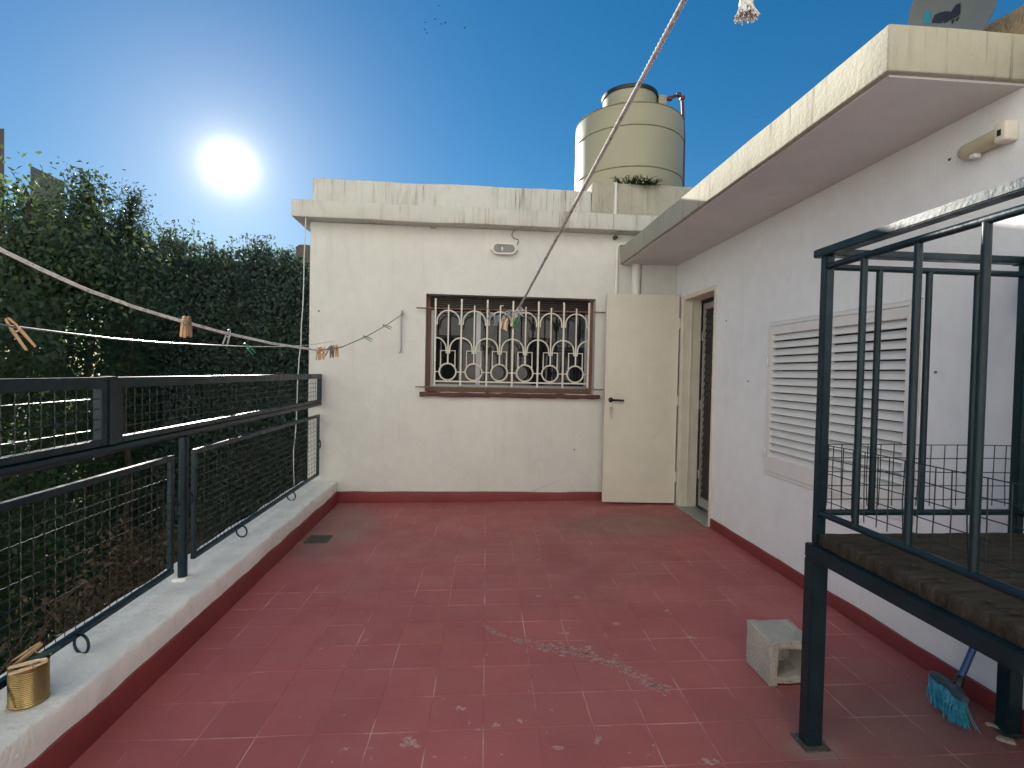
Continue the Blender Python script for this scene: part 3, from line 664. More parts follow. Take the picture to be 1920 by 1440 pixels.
# ------------------------------------------------------------------ unseen apartment block added behind the camera to bounce sunlight
hr = thing('house', 'tall white rendered apartment house closing the terrace opposite the barred window', 'house', (-3, -4.2, -3.2))
HX0, HX1, HZ = -24.0, 6.0, 12.6; ya, yb = YR-.25, YR
nw = 11; pitch_x = (HX1-HX0)/nw; rows = [(1.0, 2.2), (4.0, 5.2), (7.0, 8.2), (10.0, 11.2)]; m = MB(); zc = -3.2
for a, b in rows:
    m.box(HX0, HX1, ya, yb, zc, a); zc = b
    xs = [HX0+pitch_x*(i+.5) for i in range(nw)]; prev = HX0
    for x in xs: m.box(prev, x-.5, ya, yb, a, b); prev = x+.5
    m.box(prev, HX1, ya, yb, a, b)
m.box(HX0, HX1, ya, yb, zc, HZ).box(HX0, HX0+.2, -9, ya, -3.2, HZ).box(HX1-.2, HX1, -9, ya, -3.2, HZ).box(HX0+.2, HX1-.2, -9, -8.8, -3.2, HZ)
m.build('wall', M['wall'], hr)
MB().rbox(HX0-.12, HX1+.12, -9.1, YR+.12, HZ+.001, HZ+.2, .01, .6).build('roof', M['cornice'], hr, smooth=True)
w0 = p0_ = None
for a, b in rows:
    for x in xs:
        if w0 is None:
            m = MB(); y0_, y1_ = YR-.16, YR-.11
            m.box(x-.5, x-.45, y0_, y1_, a, b).box(x+.45, x+.5, y0_, y1_, a, b).box(x-.45, x+.45, y0_, y1_, a, a+.05).box(x-.45, x+.45, y0_, y1_, b-.05, b).box(x-.02, x+.02, y0_, y1_, a+.05, b-.05)
            w0 = m.build('window', M['white_enamel'], hr); p0_ = MB().box(x-.45, x+.45, YR-.145, YR-.139, a+.05, b-.05).build('pane', M['pane'], w0)
            wx_, wa_ = x, a; s0_ = MB().box(x-.56, x+.56, YR-.05, YR+.05, a-.05, a-.001).build('sill', M['cornice'], hr)
        else:
            d = Vector((x-wx_, 0, a-wa_)); o_ = dup(w0, hr, W[w0.name]+d); dup(p0_, o_, W[p0_.name]+d); dup(s0_, hr, W[s0_.name]+d)

# ------------------------------------------------------------------ low wall and balustrade
lw = thing('low_wall', 'low white plastered ledge wall with red skirting along the open terrace side', 'wall', (-1.45, 1.2, -3.2))
MB().rbox(-1.63, XL+.008, YR, YB-.002, -3.2, .203, .016, .085, .007, 5, .0028).build('ledge', M['ledge'], lw, smooth=True) if False else None
m = MB(); m.rbox(-1.63, XL+.008, YR, YB-.002, -.35, .203, .018, .05, .010, 5, .005); m.build('ledge', M['ledge'], lw, smooth=True)
MB().box(-1.60, XL-.05, YR, YB-.002, -3.2, -.34).build('wall', M['wall'], lw)
MB().rbox(XL+.001, XL+.018, YR, YB-.015, -.04, .100, .004, .08, .005, 6).build('skirting', M['skirt'], lw, smooth=True)

bl = thing('balustrade', 'dark green iron balustrade with wire mesh panels on the white ledge', 'railing', (-1.47, 2.7, .2))
RX = -1.47
m = MB(); m.tube([(RX, -2.5, .946), (RX, 1.0, .946), (RX, 3.0, .947), (RX, 5.10, .952)], .0215, 14).build('handrail', M['iron'], bl, smooth=True)
def wirepanel(y0, y1, za, zb, x, pitch, r, wave, name='wire_mesh', parent=None, py=None):
    m = MB(); ny = int((y1-y0)/(py or pitch)); nz = int(round((zb-za)/pitch))
    for i in range(1, ny):
        y = y0+(y1-y0)*i/ny; jit = random.uniform(-.003, .003)
        if wave: p = [(x+wave*math.sin(PI*j/2+i*PI), y+jit+wave*.6*math.sin(PI*j/2+i), za+(zb-za)*j/(nz*4)) for j in range(nz*4+1)]
        else: p = [(x, y+jit, za), (x, y, zb)]
        m.tube(p, r, 4, cap=False)
    for i in range(1, nz):
        z = za+(zb-za)*i/nz
        if wave: L = ny*4; p = [(x+.003+wave*math.sin(PI*j/2+i*PI), y0+(y1-y0)*j/L, z+wave*.5*math.sin(PI*j/2+i)) for j in range(L+1)]
        else: p = [(x+.003, y0, z), (x+.003, y1, z)]
        m.tube(p, r, 4, cap=False)
    return m.build(name, M['wire'], parent, fix=False, kind='stuff')
for (y0, y1) in ((2.225, 5.09), (-.6, 2.165)):
    m = MB(); m.box(RX-.012, RX+.026, y0, y1, 1.196, 1.240); up = m.build('upper_panel', M['iron'], bl, bev=.003)
    MB().box(RX-.010, RX+.024, y0+.03, y1-.03, .970, .994).build('bottom_rail', M['iron'], up, bev=.002)
    MB().box(RX-.011, RX+.025, y0, y0+.03, .970, 1.1955).build('side_bar', M['iron'], up, bev=.002)
    MB().box(RX-.011, RX+.025, y1-.03, y1, .970, 1.1955).build('side_bar', M['iron'], up, bev=.002)
    wirepanel(y0+.03, y1-.03, .994, 1.196, RX+.005, .041, .0020, .0008, parent=up, py=.052)
MB().box(RX-.02, RX+.03, 2.166, 2.224, .968, 1.243).build('joint_post', M['iron'], bl, bev=.003)
for y0, y1 in ((2.845, 5.085), (.35, 2.655)):
    za, zb = .262, .850; lp = MB().box(RX-.012, RX+.012, y0, y1, zb-.026, zb).build('lower_panel', M['iron'], bl, bev=.002)
    MB().box(RX-.012, RX+.012, y0, y1, za, za+.024).build('bottom_rail', M['iron'], lp, bev=.002)
    for a in (y0, y1-.024): MB().box(RX-.011, RX+.011, a, a+.024, za+.0245, zb-.0265).build('side_bar', M['iron'], lp, bev=.002)
    wirepanel(y0+.024, y1-.024, za+.024, zb-.026, RX, .043, .0018, .0013, parent=lp, py=.046)
for yy in (2.742, .25):
    po = MB().tube([(RX+.005, yy, .20), (RX+.005, yy, .93)], .0225, 16).build('post', M['iron'], bl, smooth=True)
    MB().rbox(RX-.03, RX+.04, yy-.035, yy+.035, .195, .211, .004, .03, .003, 20).build('foot_plate', M['ledge'], po, smooth=True)
rg = None
for (p, nr) in (((RX+.02, 2.035, .236), (.35, 1, 0)), ((RX+.01, 3.41, .236), (.2, 1, 0)), ((RX, 4.35, .236), (.2, 1, 0)), ((RX, 3.42, .888), (.15, 1, 0)), ((RX, 2.70, .56), (1, .3, 0)), ((RX, 2.79, .60), (1, -.3, 0)), ((RX+.01, 5.098, .56), (.9, .4, 0)), ((RX+.02, 1.2, .236), (.2, 1, 0))):
    MB().ring(p, nr, .036, .0052, 24, 8).build('ring', M['iron'], bl, smooth=True)

# ------------------------------------------------------------------ water tank, weed, dish
tkc = (1.73, 5.84, 3.205); tk = thing('water_tank', 'cream plastic water tank with ribs and neck on the roof plinth', 'tank', tkc)
pf = [(.585, 0), (.60, .02), (.60, .235), (.606, .242), (.606, .262), (.60, .268), (.60, .66), (.606, .667), (.606, .687), (.60, .694), (.60, .875), (.594, .893), (.575, .902), (.48, .945), (.36, .99), (.315, 1.0)]
MB().lathe(pf, tkc, 72).build('body', M['tank'], tk, smooth=True)
for zz in (.240, .665, .895): MB().ring((tkc[0], tkc[1], tkc[2]+zz), (0, 0, 1), .603 if zz < .8 else .596, .0055, 72, 6).build('seam', M['tank_seam'], tk, smooth=True)
MB().lathe([(.30, .97), (.30, 1.215), (.305, 1.22)], tkc, 48).build('neck', M['tank'], tk, smooth=True)
MB().lathe([(.314, 1.205), (.314, 1.245), (.29, 1.258), (.10, 1.275), (.001, 1.277)], tkc, 48).build('lid', M['tank_dark'], tk, smooth=True)
for i in range(8):
    th = 2*PI*i/8+.2; c, s_ = math.cos(th), math.sin(th)
    m = MB(); m.prism([(tkc[0]+.31*c-.02*s_, tkc[1]+.31*s_+.02*c, tkc[2]+.98), (tkc[0]+.56*c-.02*s_, tkc[1]+.56*s_+.02*c, tkc[2]+.895), (tkc[0]+.31*c-.02*s_, tkc[1]+.31*s_+.02*c, tkc[2]+1.06)], (.04*s_, -.04*c, 0)); m.build('rib', M['tank'], tk)
bx = at_y(1243, 186, 5.72); MB().rbox(bx.x-.06, bx.x+.03, 5.68, 5.76, bx.z-.08, bx.z+.03, .006, 0).build('valve_box', M['tank'], tk, smooth=True)
pp = [at_y(x, y, 5.70) for x, y in ((1246, 187), (1256, 185), (1263, 181), (1272, 178), (1279, 184), (1280, 200), (1282, 260), (1281, 345))]; pp[-1].z = 3.205
MB().tube(pp, .017, 10).build('pipe', M['redpipe'], tk, smooth=True)
for q in (pp[1], pp[3], pp[4]): MB().rbox(q.x-.026, q.x+.026, q.y-.026, q.y+.026, q.z-.02, q.z+.02, .008, 0).build('elbow', M['redpipe'], tk, smooth=True)

def leaves(name, C, size, mat, parent=None, nbias=None, nb=0., aspect=.5, rnd=None, droop=0., kind=None):
    N = len(C); C = np.asarray(C, float); size = np.broadcast_to(np.asarray(size, float), (N,))
    n = rng.normal(size=(N, 3)); 
    if nbias is not None: n = n + np.asarray(nbias)*nb
    n /= np.linalg.norm(n, axis=1)[:, None]
    u = rng.normal(size=(N, 3)); u[:, 2] -= droop; u -= n*(u*n).sum(1)[:, None]; u /= np.linalg.norm(u, axis=1)[:, None]; v = np.cross(n, u)
    L = size[:, None]; Wd = L*aspect*.5
    a = C-u*L*.5; b = C+v*Wd-u*L*.08+n*L*.07; c = C+u*L*.5-n*L*.05; d = C-v*Wd-u*L*.08+n*L*.07
    base = np.stack([a, b, c, d], 1).reshape(-1, 3)
    org = base.mean(0) if not parent else np.array(W[parent.name])
    me = bpy.data.meshes.new(name); me.vertices.add(4*N); me.vertices.foreach_set('co', (base-org).astype(np.float32).ravel())
    me.loops.add(6*N); me.polygons.add(2*N); i = np.arange(N)[:, None]*4
    me.loops.foreach_set('vertex_index', (i+np.array([0, 1, 2, 0, 2, 3])).astype(np.int32).ravel())
    me.polygons.foreach_set('loop_start', (np.arange(2*N)*3).astype(np.int32)); me.polygons.foreach_set('loop_total', np.full(2*N, 3, np.int32))
    at = me.attributes.new('rnd', 'FLOAT', 'FACE'); r = rng.random(N) if rnd is None else np.clip(rnd, 0, 1)
    at.data.foreach_set('value', np.repeat(r, 2).astype(np.float32)); me.materials.append(mat); me.update(); me.validate()
    o = bpy.data.objects.new(name, me); COL.objects.link(o); link(o, parent, Vector(org.tolist()))
    if kind: o['kind'] = kind
    return o
# weed on the plinth edge
wc = at_y(1195, 343, 5.13); wd_ = thing('weed', 'dark green grassy weed sprouting from the edge of the tank plinth', 'plant', wc)
bl_m = MB()
for (px, n) in ((1158, 16), (1172, 10), (1186, 16), (1200, 26), (1212, 30), (1222, 24)):
    c = at_y(px, 345, 5.13); c.z = 3.21
    for i in range(n):
        th = random.uniform(0, 2*PI); L = random.uniform(.07, .17); up = random.uniform(-.35, 1.0) if px > 1190 else random.uniform(.2, 1.1)
        d = Vector((math.cos(th), -abs(math.sin(th))*.8, up)).normalized(); p0 = c+Vector((random.gauss(0, .02), -.01, 0)); p1 = p0+d*L*.55; p2 = p1+(d+Vector((0, -.1, -.8))).normalized()*L*.5
        s_ = d.cross(Vector((0, 0, 1))).normalized()*.006
        bl_m.add([p0-s_, p0+s_, p1+s_*.8, p1-s_*.8, p2], [(0, 1, 2, 3), (3, 2, 4)])
bl_m.build('blades', M['grassblade'], wd_, fix=False)
MB().tube([wc+Vector((-.2, .02, -.03)), wc+Vector((0, .0, -.02)), wc+Vector((.15, .02, -.03))], .012, 6).build('stem', M['bark'], wd_, smooth=True)

# dish
dc = at_y(1778, 16, 2.8); dsh = thing('satellite_dish', 'grey satellite dish with dark swoosh emblem on the flat roof', 'satellite dish', (dc.x+.05, 2.85, 2.56))
nrm_ = (CAMP-dc).normalized(); nrm_ = (nrm_+Vector((-.75, .1, -.05))).normalized()
ud = Vector((.42, -.10, .9)); ud = (ud-nrm_*ud.dot(nrm_)).normalized(); rd = ud.cross(nrm_)
def dpt(a, b, off=0.): 
    rr = a*a+b*b; return dc + rd*a + ud*b - nrm_*(.05-.55*rr) + nrm_*off
A, B = .215, .265
m = MB(); rings = 9; ns = 48
vs = [dpt(A*i/rings*math.cos(2*PI*j/ns), B*i/rings*math.sin(2*PI*j/ns)) for i in range(1, rings+1) for j in range(ns)]
vb = [p-nrm_*.008 for p in vs]; N0 = len(vs); c0 = dpt(0, 0)
fs = []
for base, flip in ((0, 0), (N0, 1)):
    for i in range(rings-1):
        for j in range(ns):
            q = (base+i*ns+j, base+i*ns+(j+1) % ns, base+(i+1)*ns+(j+1) % ns, base+(i+1)*ns+j); fs.append(q[::-1] if flip else q)
    for j in range(ns): fs.append((2*N0+(1 if flip else 0), base+j, base+(j+1) % ns))
for j in range(ns): a = (rings-1)*ns; fs.append((a+j, a+(j+1) % ns, N0+a+(j+1) % ns, N0+a+j))
m.add(vs+vb+[c0, c0-nrm_*.008], fs); refl = m.build('reflector', M['dishgrey'], dsh, smooth=True)
# flat print, laid out on the dish face by its picture outline and lifted 2 mm
def on_dish(px, py):
    d = ray(px, py).normalized(); t = (dc-CAMP).dot(nrm_)/d.dot(nrm_); p = CAMP+d*t; a = (p-dc).dot(rd); b = (p-dc).dot(ud); return a, b
def decal(name, outline, mat):
    pts = [on_dish(1660+x/7.385, y/7.385) for x, y in outline]; bm = bmesh.new()
    vsq = [bm.verts.new(dpt(a, b, .003)) for a, b in pts]; f = bm.faces.new(vsq)
    bmesh.ops.triangulate(bm, faces=[f]); bmesh.ops.subdivide_edges(bm, edges=bm.edges[:], cuts=2, use_grid_fill=True)
    for v in bm.verts:
        a = (v.co-dc).dot(rd); b = (v.co-dc).dot(ud); v.co = dpt(a, b, .004)
    mm = MB(); bm.verts.index_update(); mm.add([v.co.copy() for v in bm.verts], [[v.index for v in f.verts] for f in bm.faces]); bm.free()
    return mm.build(name, mat, refl, fix=False)
decal('emblem_stripe', [(488, 185), (572, 142), (576, 330), (486, 330)], M['teal'])
decal('emblem_disc', [(596, 322), (600, 285), (628, 215), (700, 178), (775, 160), (835, 162), (852, 182), (838, 215), (800, 262), (750, 300), (720, 326)], M['navy'])
decal('emblem_swoosh', [(745, 322), (820, 270), (890, 215), (928, 170), (938, 120), (930, 88), (916, 74), (985, 40), (986, 110), (984, 190), (960, 225), (900, 258), (830, 290), (770, 322)], M['navy'])
decal('letter_t', [(858, 290), (900, 268), (904, 280), (888, 290), (884, 334), (868, 336), (874, 296), (860, 303)], M['navy'])
decal('letter_v', [(916, 270), (932, 262), (940, 286), (958, 240), (976, 232), (950, 292), (930, 298)], M['navy'])
mp_ = dc-nrm_*.24; MB().tube([(mp_.x, mp_.y, 2.55), (mp_.x, mp_.y, mp_.z-.1), dc-nrm_*.058], .022, 12).build('mast', M['galv'], dsh, smooth=True)

# ------------------------------------------------------------------ lamps
lc = Vector((.287, YB, 2.505)); lp = thing('wall_lamp', 'oval white bulkhead lamp with clear glass above the barred window', 'lamp', lc)
def oval(m, rx, rz, y0, y1, hole=0., n=40, e=2.0):
    o, s1 = [], []
    def P(a, sx_, sz): 
        return (lc.x+(sx_-sz)*max(-1, min(1, 1.0*math.copysign(1, math.cos(a)) if abs(math.cos(a)) > 1e-9 else 0))*0 + (sx_-sz)*(1 if math.cos(a) > 0 else -1)*(0 if abs(math.cos(a)) < 1e-6 else 1) + sz*math.cos(a), sz*math.sin(a)+lc.z)
    outer = [P(2*PI*(i+.5)/n, rx, rz) for i in range(n)]
    if hole:
        inn = [P(2*PI*(i+.5)/n, rx-hole, rz-hole) for i in range(n)]
        vs = [(x, y, z) for y in (y0, y1) for x, z in outer] + [(x, y, z) for y in (y0, y1) for x, z in inn]
        f = []
        for i in range(n):
            j = (i+1) % n; f += [(i, j, n+j, n+i), (2*n+i, 3*n+i, 3*n+j, 2*n+j), (i, 2*n+i, 2*n+j, j), (n+i, n+j, 3*n+j, 3*n+i)]
        m.add(vs, f)
    else: m.prism([(x, y0, z) for x, z in outer], (0, y1-y0, 0))
    return m
oval(MB(), .122, .058, YB-.022, YB-.0005).build('back_plate', M['white_enamel'], lp, bev=.003)
oval(MB(), .120, .056, YB-.055, YB-.0225, .016).build('rim', M['white_enamel'], lp, bev=.004)
oval(MB(), .103, .039, YB-.052, YB-.046).build('glass', M['lampglass'], lp, bev=.002)
MB().lathe([(.001, -.03), (.016, -.024), (.020, 0), (.014, .022), (.010, .03)], (lc.x-.02, YB-.036, lc.z), 14).build('bulb', M['bulb'], lp, smooth=True)
for s_ in (-1, 1): MB().rbox(lc.x+s_*.124-.012, lc.x+s_*.124+.012, YB-.03, YB-.001, lc.z-.014, lc.z+.014, .004, 0).build('lug', M['white_enamel'], lp, smooth=True)
cb = [at_y(540+x/3, 300+y/3, YB-.006) for x, y in ((1288, 386), (1268, 400), (1258, 420), (1270, 442), (1292, 446), (1298, 458), (1288, 476))]
tag(MB().tube(cb, .0035, 6).build('cable', M['black'], smooth=True), 'short dark cable curling from the cornice to the oval lamp', 'cable')
# tube lamp on the side wall
a = Vector((XR-.03, 1.835, 2.236)); b = Vector((XR-.03, 2.005, 2.226))
tl = thing('wall_lamp', 'aged cream tube lamp with end socket under the canopy on the side wall', 'lamp', (XR, 1.9, 2.23))
m = MB(); n = 12; pts = [a+(b-a)*i/n for i in range(n+1)]; m.tube(pts, [.031]*(n-1)+[.025, .010], 16).build('tube_cover', M['cream_plastic'], tl, smooth=True)
MB().rbox(XR-.058, XR-.001, 1.795, 1.842, 2.200, 2.275, .010, 0).build('socket', M['frame_cream'], tl, smooth=True)
MB().box(XR-.0595, XR-.0578, 1.812, 1.827, 2.222, 2.245).build('switch', M['black'], tl)
MB().box(XR-.014, XR-.0005, 1.842, 2.0, 2.212, 2.25).build('back_plate', M['cream_plastic'], tl, bev=.003)
MB().rbox(XR-.05, XR-.02, 1.92, 1.945, 2.186, 2.202, .003, 0).build('clip', M['white_enamel'], tl, smooth=True)

# hook rod hanging on the back wall, cable holder stubs
hk = at_y(754, 590, YB-.02)
m = MB(); m.tube([hk+Vector((0, .022, .012)), hk+Vector((0, -.01, .012))], .009, 8)
m.tube([hk+Vector((-.004, -.006, .03)), hk+Vector((-.008, -.008, -.05)), hk+Vector((-.006, 0, -.34)), hk+Vector((-.02, 0, -.375))], .007, 8); m.ring(hk+Vector((0, -.006, .02)), (1, .3, 0), .02, .005, 16, 6)
tag(m.build('wall_hook', M['galv'], smooth=True), 'grey steel hook with a rod hanging from it beside the barred window', 'hook')
for x, y, nm, lab in ((598, 583, 'wall_plug', 'tiny dark wall plug in the white wall left of the barred window'), (1077, 843, 'wall_plug', 'tiny dark wall plug low in the white wall near the open door')):
    p = at_y(x, y, YB); tag(MB().tube([p+Vector((0, .01, 0)), p+Vector((0, -.006, 0))], .008, 8).build(nm, M['drain'], smooth=True), lab, 'wall plug')
for x, y, lab in ((1362, 602, 'tiny dark screw hole in the side wall right of the open door'), (1403, 715, 'tiny dark screw hole in the side wall beside the louvred shutters'), (1755, 698, 'chipped dark screw hole in the side wall behind the iron cage'), (1781, 299, 'chipped dark screw hole in the side wall below the tube lamp')):
    p = at_x(x, y, XR); tag(MB().tube([p+Vector((.01, 0, 0)), p+Vector((-.004, 0, 0))], .006, 7).build('screw_hole', M['drain'], smooth=True), lab, 'screw hole')
for x, y, lab in ((1021, 432, 'small rusty wire hook under the cornice near the oval lamp'), (811, 427, 'small pale wire hook under the cornice above the barred window left end')):
    p = at_y(x, y, YB-.008); m = MB(); m.tube([p+Vector((-.02, .02, .015)), p+Vector((-.018, 0, 0)), p+Vector((0, -.012, -.012)), p+Vector((.022, -.004, .008)), p+Vector((.03, -.002, -.012))], .0035, 6)
    tag(m.build('wire_hook', M['rustbar'], smooth=True), lab, 'hook')

# ------------------------------------------------------------------ cage on legs with its board
cg = thing('cage', 'dark green iron bar cage on legs standing against the side wall', 'cage', (1.6, 1.1, .02))
cx0, cx1, cy0, cy1 = 1.205, 1.965, .35, 1.695
def part(name, m, **kw): return m.build(name, M['iron'], cg, **kw)
for x, y in ((1.205, 1.692), (1.965, 1.70), (1.205, .38), (1.965, .38)):
    w_ = .029
    L = part('leg', MB().box(x-w_, x+w_, y-w_*.8, y+w_*.8, fz(x)+.001, .668), bev=.003)
    MB().box(x-.045, x+.045, y-.045, y+.045, fz(x)+.0015, fz(x)+.006).build('foot_plate', M['drain'], L)
part('lower_beam', MB().box(cx0-.029, cx0+.006, cy0, 1.692+.023, .669, .718), bev=.003)
part('lower_beam', MB().box(cx1-.006, cx1+.029, cy0, 1.723, .669, .718), bev=.003)
part('lower_beam', MB().box(cx0+.0065, cx1-.0065, 1.683, 1.715, .672, .716), bev=.003)
part('lower_beam', MB().box(cx0+.0065, cx1-.0065, cy0, cy0+.03, .672, .716), bev=.003)
for x, y in ((1.212, 1.695), (1.957, 1.697), (1.212, .385), (1.957, .385)): part('corner_post', MB().box(x-.0155, x+.0155, y-.0155, y+.0155, .7185, 1.714), bev=.003)
part('top_beam', MB().box(cx0-.02, cx0+.027, cy0-.02, 1.735, 1.7145, 1.742), bev=.003)
part('top_beam', MB().box(cx1-.025, cx1+.018, cy0-.02, 1.735, 1.7145, 1.742), bev=.003)
part('top_beam', MB().box(cx0+.0275, cx1-.0255, 1.690, 1.73, 1.717, 1.741), bev=.003)
part('top_beam', MB().box(cx0+.0275, cx1-.0255, cy0-.01, cy0+.03, 1.717, 1.741), bev=.003)
for z, nm in ((1.678, 'upper_rail'), (.828, 'lower_rail')):
    r_ = .0115
    part(nm, MB().tube([(1.21, cy0+.03, z), (1.21, 1.69, z)], r_, 12), smooth=True); part(nm, MB().tube([(1.96, cy0+.03, z), (1.96, 1.69, z)], r_, 12), smooth=True)
    part(nm, MB().tube([(1.213, 1.696, z), (1.957, 1.697, z)], r_*.95, 12), smooth=True)
b0 = part('bar', MB().tube([(1.21, 1.525, .83), (1.21, 1.525, 1.676)], .0105, 12), smooth=True)
for y in (1.332, 1.141, .95, .76, .57): dup(b0, cg, W[b0.name]+Vector((random.uniform(-.003, .003), y-1.525, 0)))
for y in (1.525, 1.332, 1.141, .95, .76, .57): dup(b0, cg, W[b0.name]+Vector((.75, y-1.525, 0)))
for x in (1.404, 1.589, 1.772): dup(b0, cg, W[b0.name]+Vector((x-1.21, .1715, 0)))
def weld(y=None, x=None, a=0, b=1, name='wire_mesh'):
    m = MB(); n = int((b-a)/.0475)
    pt = (lambda s, z: (s, y, z)) if y is not None else (lambda s, z: (x, s, z))
    for i in range(1, n):
        s = a+(b-a)*i/n+random.uniform(-.004, .004); k1, k2 = random.gauss(0, .0015), random.gauss(0, .003)
        m.tube([pt(s, 1.066), pt(s+k1, .95), pt(s+k2, .848)], .0017, 5, cap=False)
    for j in range(5):
        z = 1.066-.0485*j; m.tube([pt(a+(b-a)*i/8, z+random.gauss(0, .0012)) for i in range(9)], .0017, 5, cap=False)
    m.build(name, M['iron'], cg, fix=False, kind='stuff')
weld(y=1.708, a=1.20, b=1.97); weld(x=1.222, a=cy0, b=1.70); weld(x=1.972, a=cy0, b=1.70)
sb_ = MB().rbox(1.195, 1.985, cy0+.02, 1.672, .7182, .762, .005, .022, .0025, 9, .0022).build('board', M['slab'], smooth=True)
tag(sb_, 'thick dark weathered board lying inside the iron cage', 'board')
chips = [(1, 1613, 1035), (2, 1715, 1062), (3, 1753, 1090), (4, 1840, 1130), (5, 1880, 1150)]
for i, px, py in chips:
    p = at_z(px, py, .768)
    if p.x < 1.23 or p.y < .4: p.x = max(p.x, 1.24)
    m = MB(); n = 6; m.prism([(p.x+.013*math.cos(2*PI*j/n)*random.uniform(.6, 1.2), p.y+.007*math.sin(2*PI*j/n)*random.uniform(.6, 1.3), .7675) for j in range(n)], (0, 0, .004))
    tag(m.build('leaf_litter', M['leaf_dry']), 'small dry pale flake lying on the dark board of the cage', 'flake', 'flakes on the cage board')

# ------------------------------------------------------------------ cinder block
bx0, by0 = 1.246, 2.005; bz = fz(1.34)+.001; s_ = .19; wl = .034
m = MB(); kw = dict(r=.004, cell=.018, amp=.0025, freq=26, fine=.0012)
kw.update(amp=.004, fine=.002); m.rbox(bx0, bx0+wl, by0, by0+s_, bz, bz+s_, **kw).rbox(bx0+s_-wl, bx0+s_, by0, by0+s_, bz, bz+s_, **kw)
m.rbox(bx0+wl-.004, bx0+s_-wl+.004, by0+.001, by0+s_-.001, bz+s_-wl, bz+s_-.001, **kw).rbox(bx0+wl-.004, bx0+s_-wl+.004, by0+.001, by0+s_-.001, bz+.012, bz+.012+wl*.8, **kw)
m.rbox(bx0+wl-.004, bx0+s_-wl+.004, by0+.12, by0+.15, bz+.03, bz+.105, **kw).rbox(bx0+.075, bx0+s_-wl+.004, by0+.121, by0+.149, bz+.1, bz+s_-.02, **kw)
tag(m.build('cinder_block', M['block'], smooth=True, fix=False), 'rough grey hollow concrete block standing on the red tiles beside the cage leg', 'concrete block')

# ------------------------------------------------------------------ broom
bh = at_x(1797, 1280, 1.855); br = thing('broom', 'blue plastic broom with flared bristles leaning at the wall under the cage', 'broom', (1.83, 1.79, .024))
ht = at_x(1836, 1190, 1.93); ax = (ht-bh).normalized(); ht = bh+ax*((1.998-bh.x)/ax.x) if ax.x > .05 else ht
if ht.z > .64: ht = bh+ax*((.64-bh.z)/ax.z)
MB().tube([bh, bh+ax*.02, ht], .0115, 12).build('handle', M['blue_handle'], br, smooth=True)
MB().tube([bh-ax*.035, bh-ax*.01, bh+ax*.025, bh+ax*.03], [.020, .017, .015, .012], 12).build('socket', M['black'], br, smooth=True)
e0, e1 = at_x(1768, 1275, 1.86), at_x(1801, 1306, 1.80); e0.y += .05; e1.y -= .02; hd = (e0+e1)/2
MB().tube([e0, e0+(e1-e0)*.15, bh-ax*.03, e0+(e1-e0)*.85, e1], [.010, .019, .024, .020, .012], 12).build('head', M['broomhead'], br, smooth=True)
t0, t1 = at_f(1764, 1330), at_f(1803, 1362); t0.z = t1.z = .028; t0 = at_x(1760, 1318, e0.x-.03); m = MB()
for i in range(620):
    t = random.random(); p = e0+(e1-e0)*(.04+.92*t) + Vector((random.gauss(0, .007), random.gauss(0, .008), -.008)); tk_ = round(t*9)/9
    q = t0.lerp(t1, min(1, max(0, tk_+random.gauss(0, .035)))) + Vector((random.gauss(0, .012), random.gauss(0, .016), random.gauss(0, .006)))
    if random.random() < .3: q += (p-q)*random.uniform(0, .25)
    q.z = max(q.z, .027); q2 = p.lerp(q, .5)+Vector((-.012, -.006, .006)); m.tube([p, q2, q], .0017, 3, cap=False)
m.build('bristles', M['bristle'], br, fix=False, kind='stuff')
# debris by the rear leg
for px, py, lx, ly, rz, lab in ((1868, 1366, .075, .022, -.9, 'thin broken greenish chip on the floor by the rear cage leg'), (1886, 1391, .06, .03, -.6, 'broken beige plaster chip on the floor by the rear cage leg')):
    p = at_f(px, py); c, s2 = math.cos(rz), math.sin(rz); out = []
    for ux, uy in ((-1, -.6), (-.5, -1), (.4, -.8), (1, -.9), (.9, .5), (.2, 1), (-.6, .8)): X_, Y_ = ux*lx/2*random.uniform(.85, 1.1), uy*ly/2*random.uniform(.8, 1.1); out.append((p.x+c*X_-s2*Y_, p.y+s2*X_+c*Y_, fz(p.x)+.001))
    tag(MB().prism(out, (0, 0, .012)).build('rubble_chip', M['roughcast'], bev=.003), lab, 'chip')

# ------------------------------------------------------------------ pegs
def make_peg(mat, label, cat='clothes peg', group=None, plastic=False):
    t = thing('clothes_peg', label, cat, (0, 0, 0), group)
    for sgn in (-1, 1):
        m = MB(); th = .0045 if plastic else .0052; wd2 = .0048 if not plastic else .0055
        prof = [(.0006, .020), (.0006+th*.75, .018), (.0012+th*1.15, .004), (.0030+th*1.2, -.012), (.0052+th, -.052), (.0040+th*.4, -.054), (.0028, -.012), (.0035, .002), (.0012, .010)]
        if plastic: prof = [(x*1.05, z*.93) for x, z in prof]
        m.prism([(sgn*x, -wd2, z) for x, z in prof], (0, 2*wd2, 0)); m.build('prong', mat, t, local=True, bev=.0008)
    m = MB(); m.ring((0, 0, -.0075), (0, 1, 0), .0048, .0011, 14, 5); m.tube([(-.0105, -.0055, -.004), (-.004, -.0056, -.010), (.004, -.0056, -.010), (.0105, -.0055, -.004)], .0010, 5); m.build('spring', M['steel'], t, local=True, smooth=True)
    return t
PEG = {}
def peg(kind, p, label, group=None, rot=(0, 0, 0), sc=1.08):
    if kind not in PEG: t = make_peg(M['peg_'+kind], label, plastic=kind in ('green', 'grey', 'dark')); PEG[kind] = t
    else: t = copy_tree(PEG[kind])
    tag(t, label, 'clothes peg', group)
    if not group and 'group' in t: del t['group']
    t.location = p; t.rotation_euler = rot; t.scale = (sc, sc, sc); return t

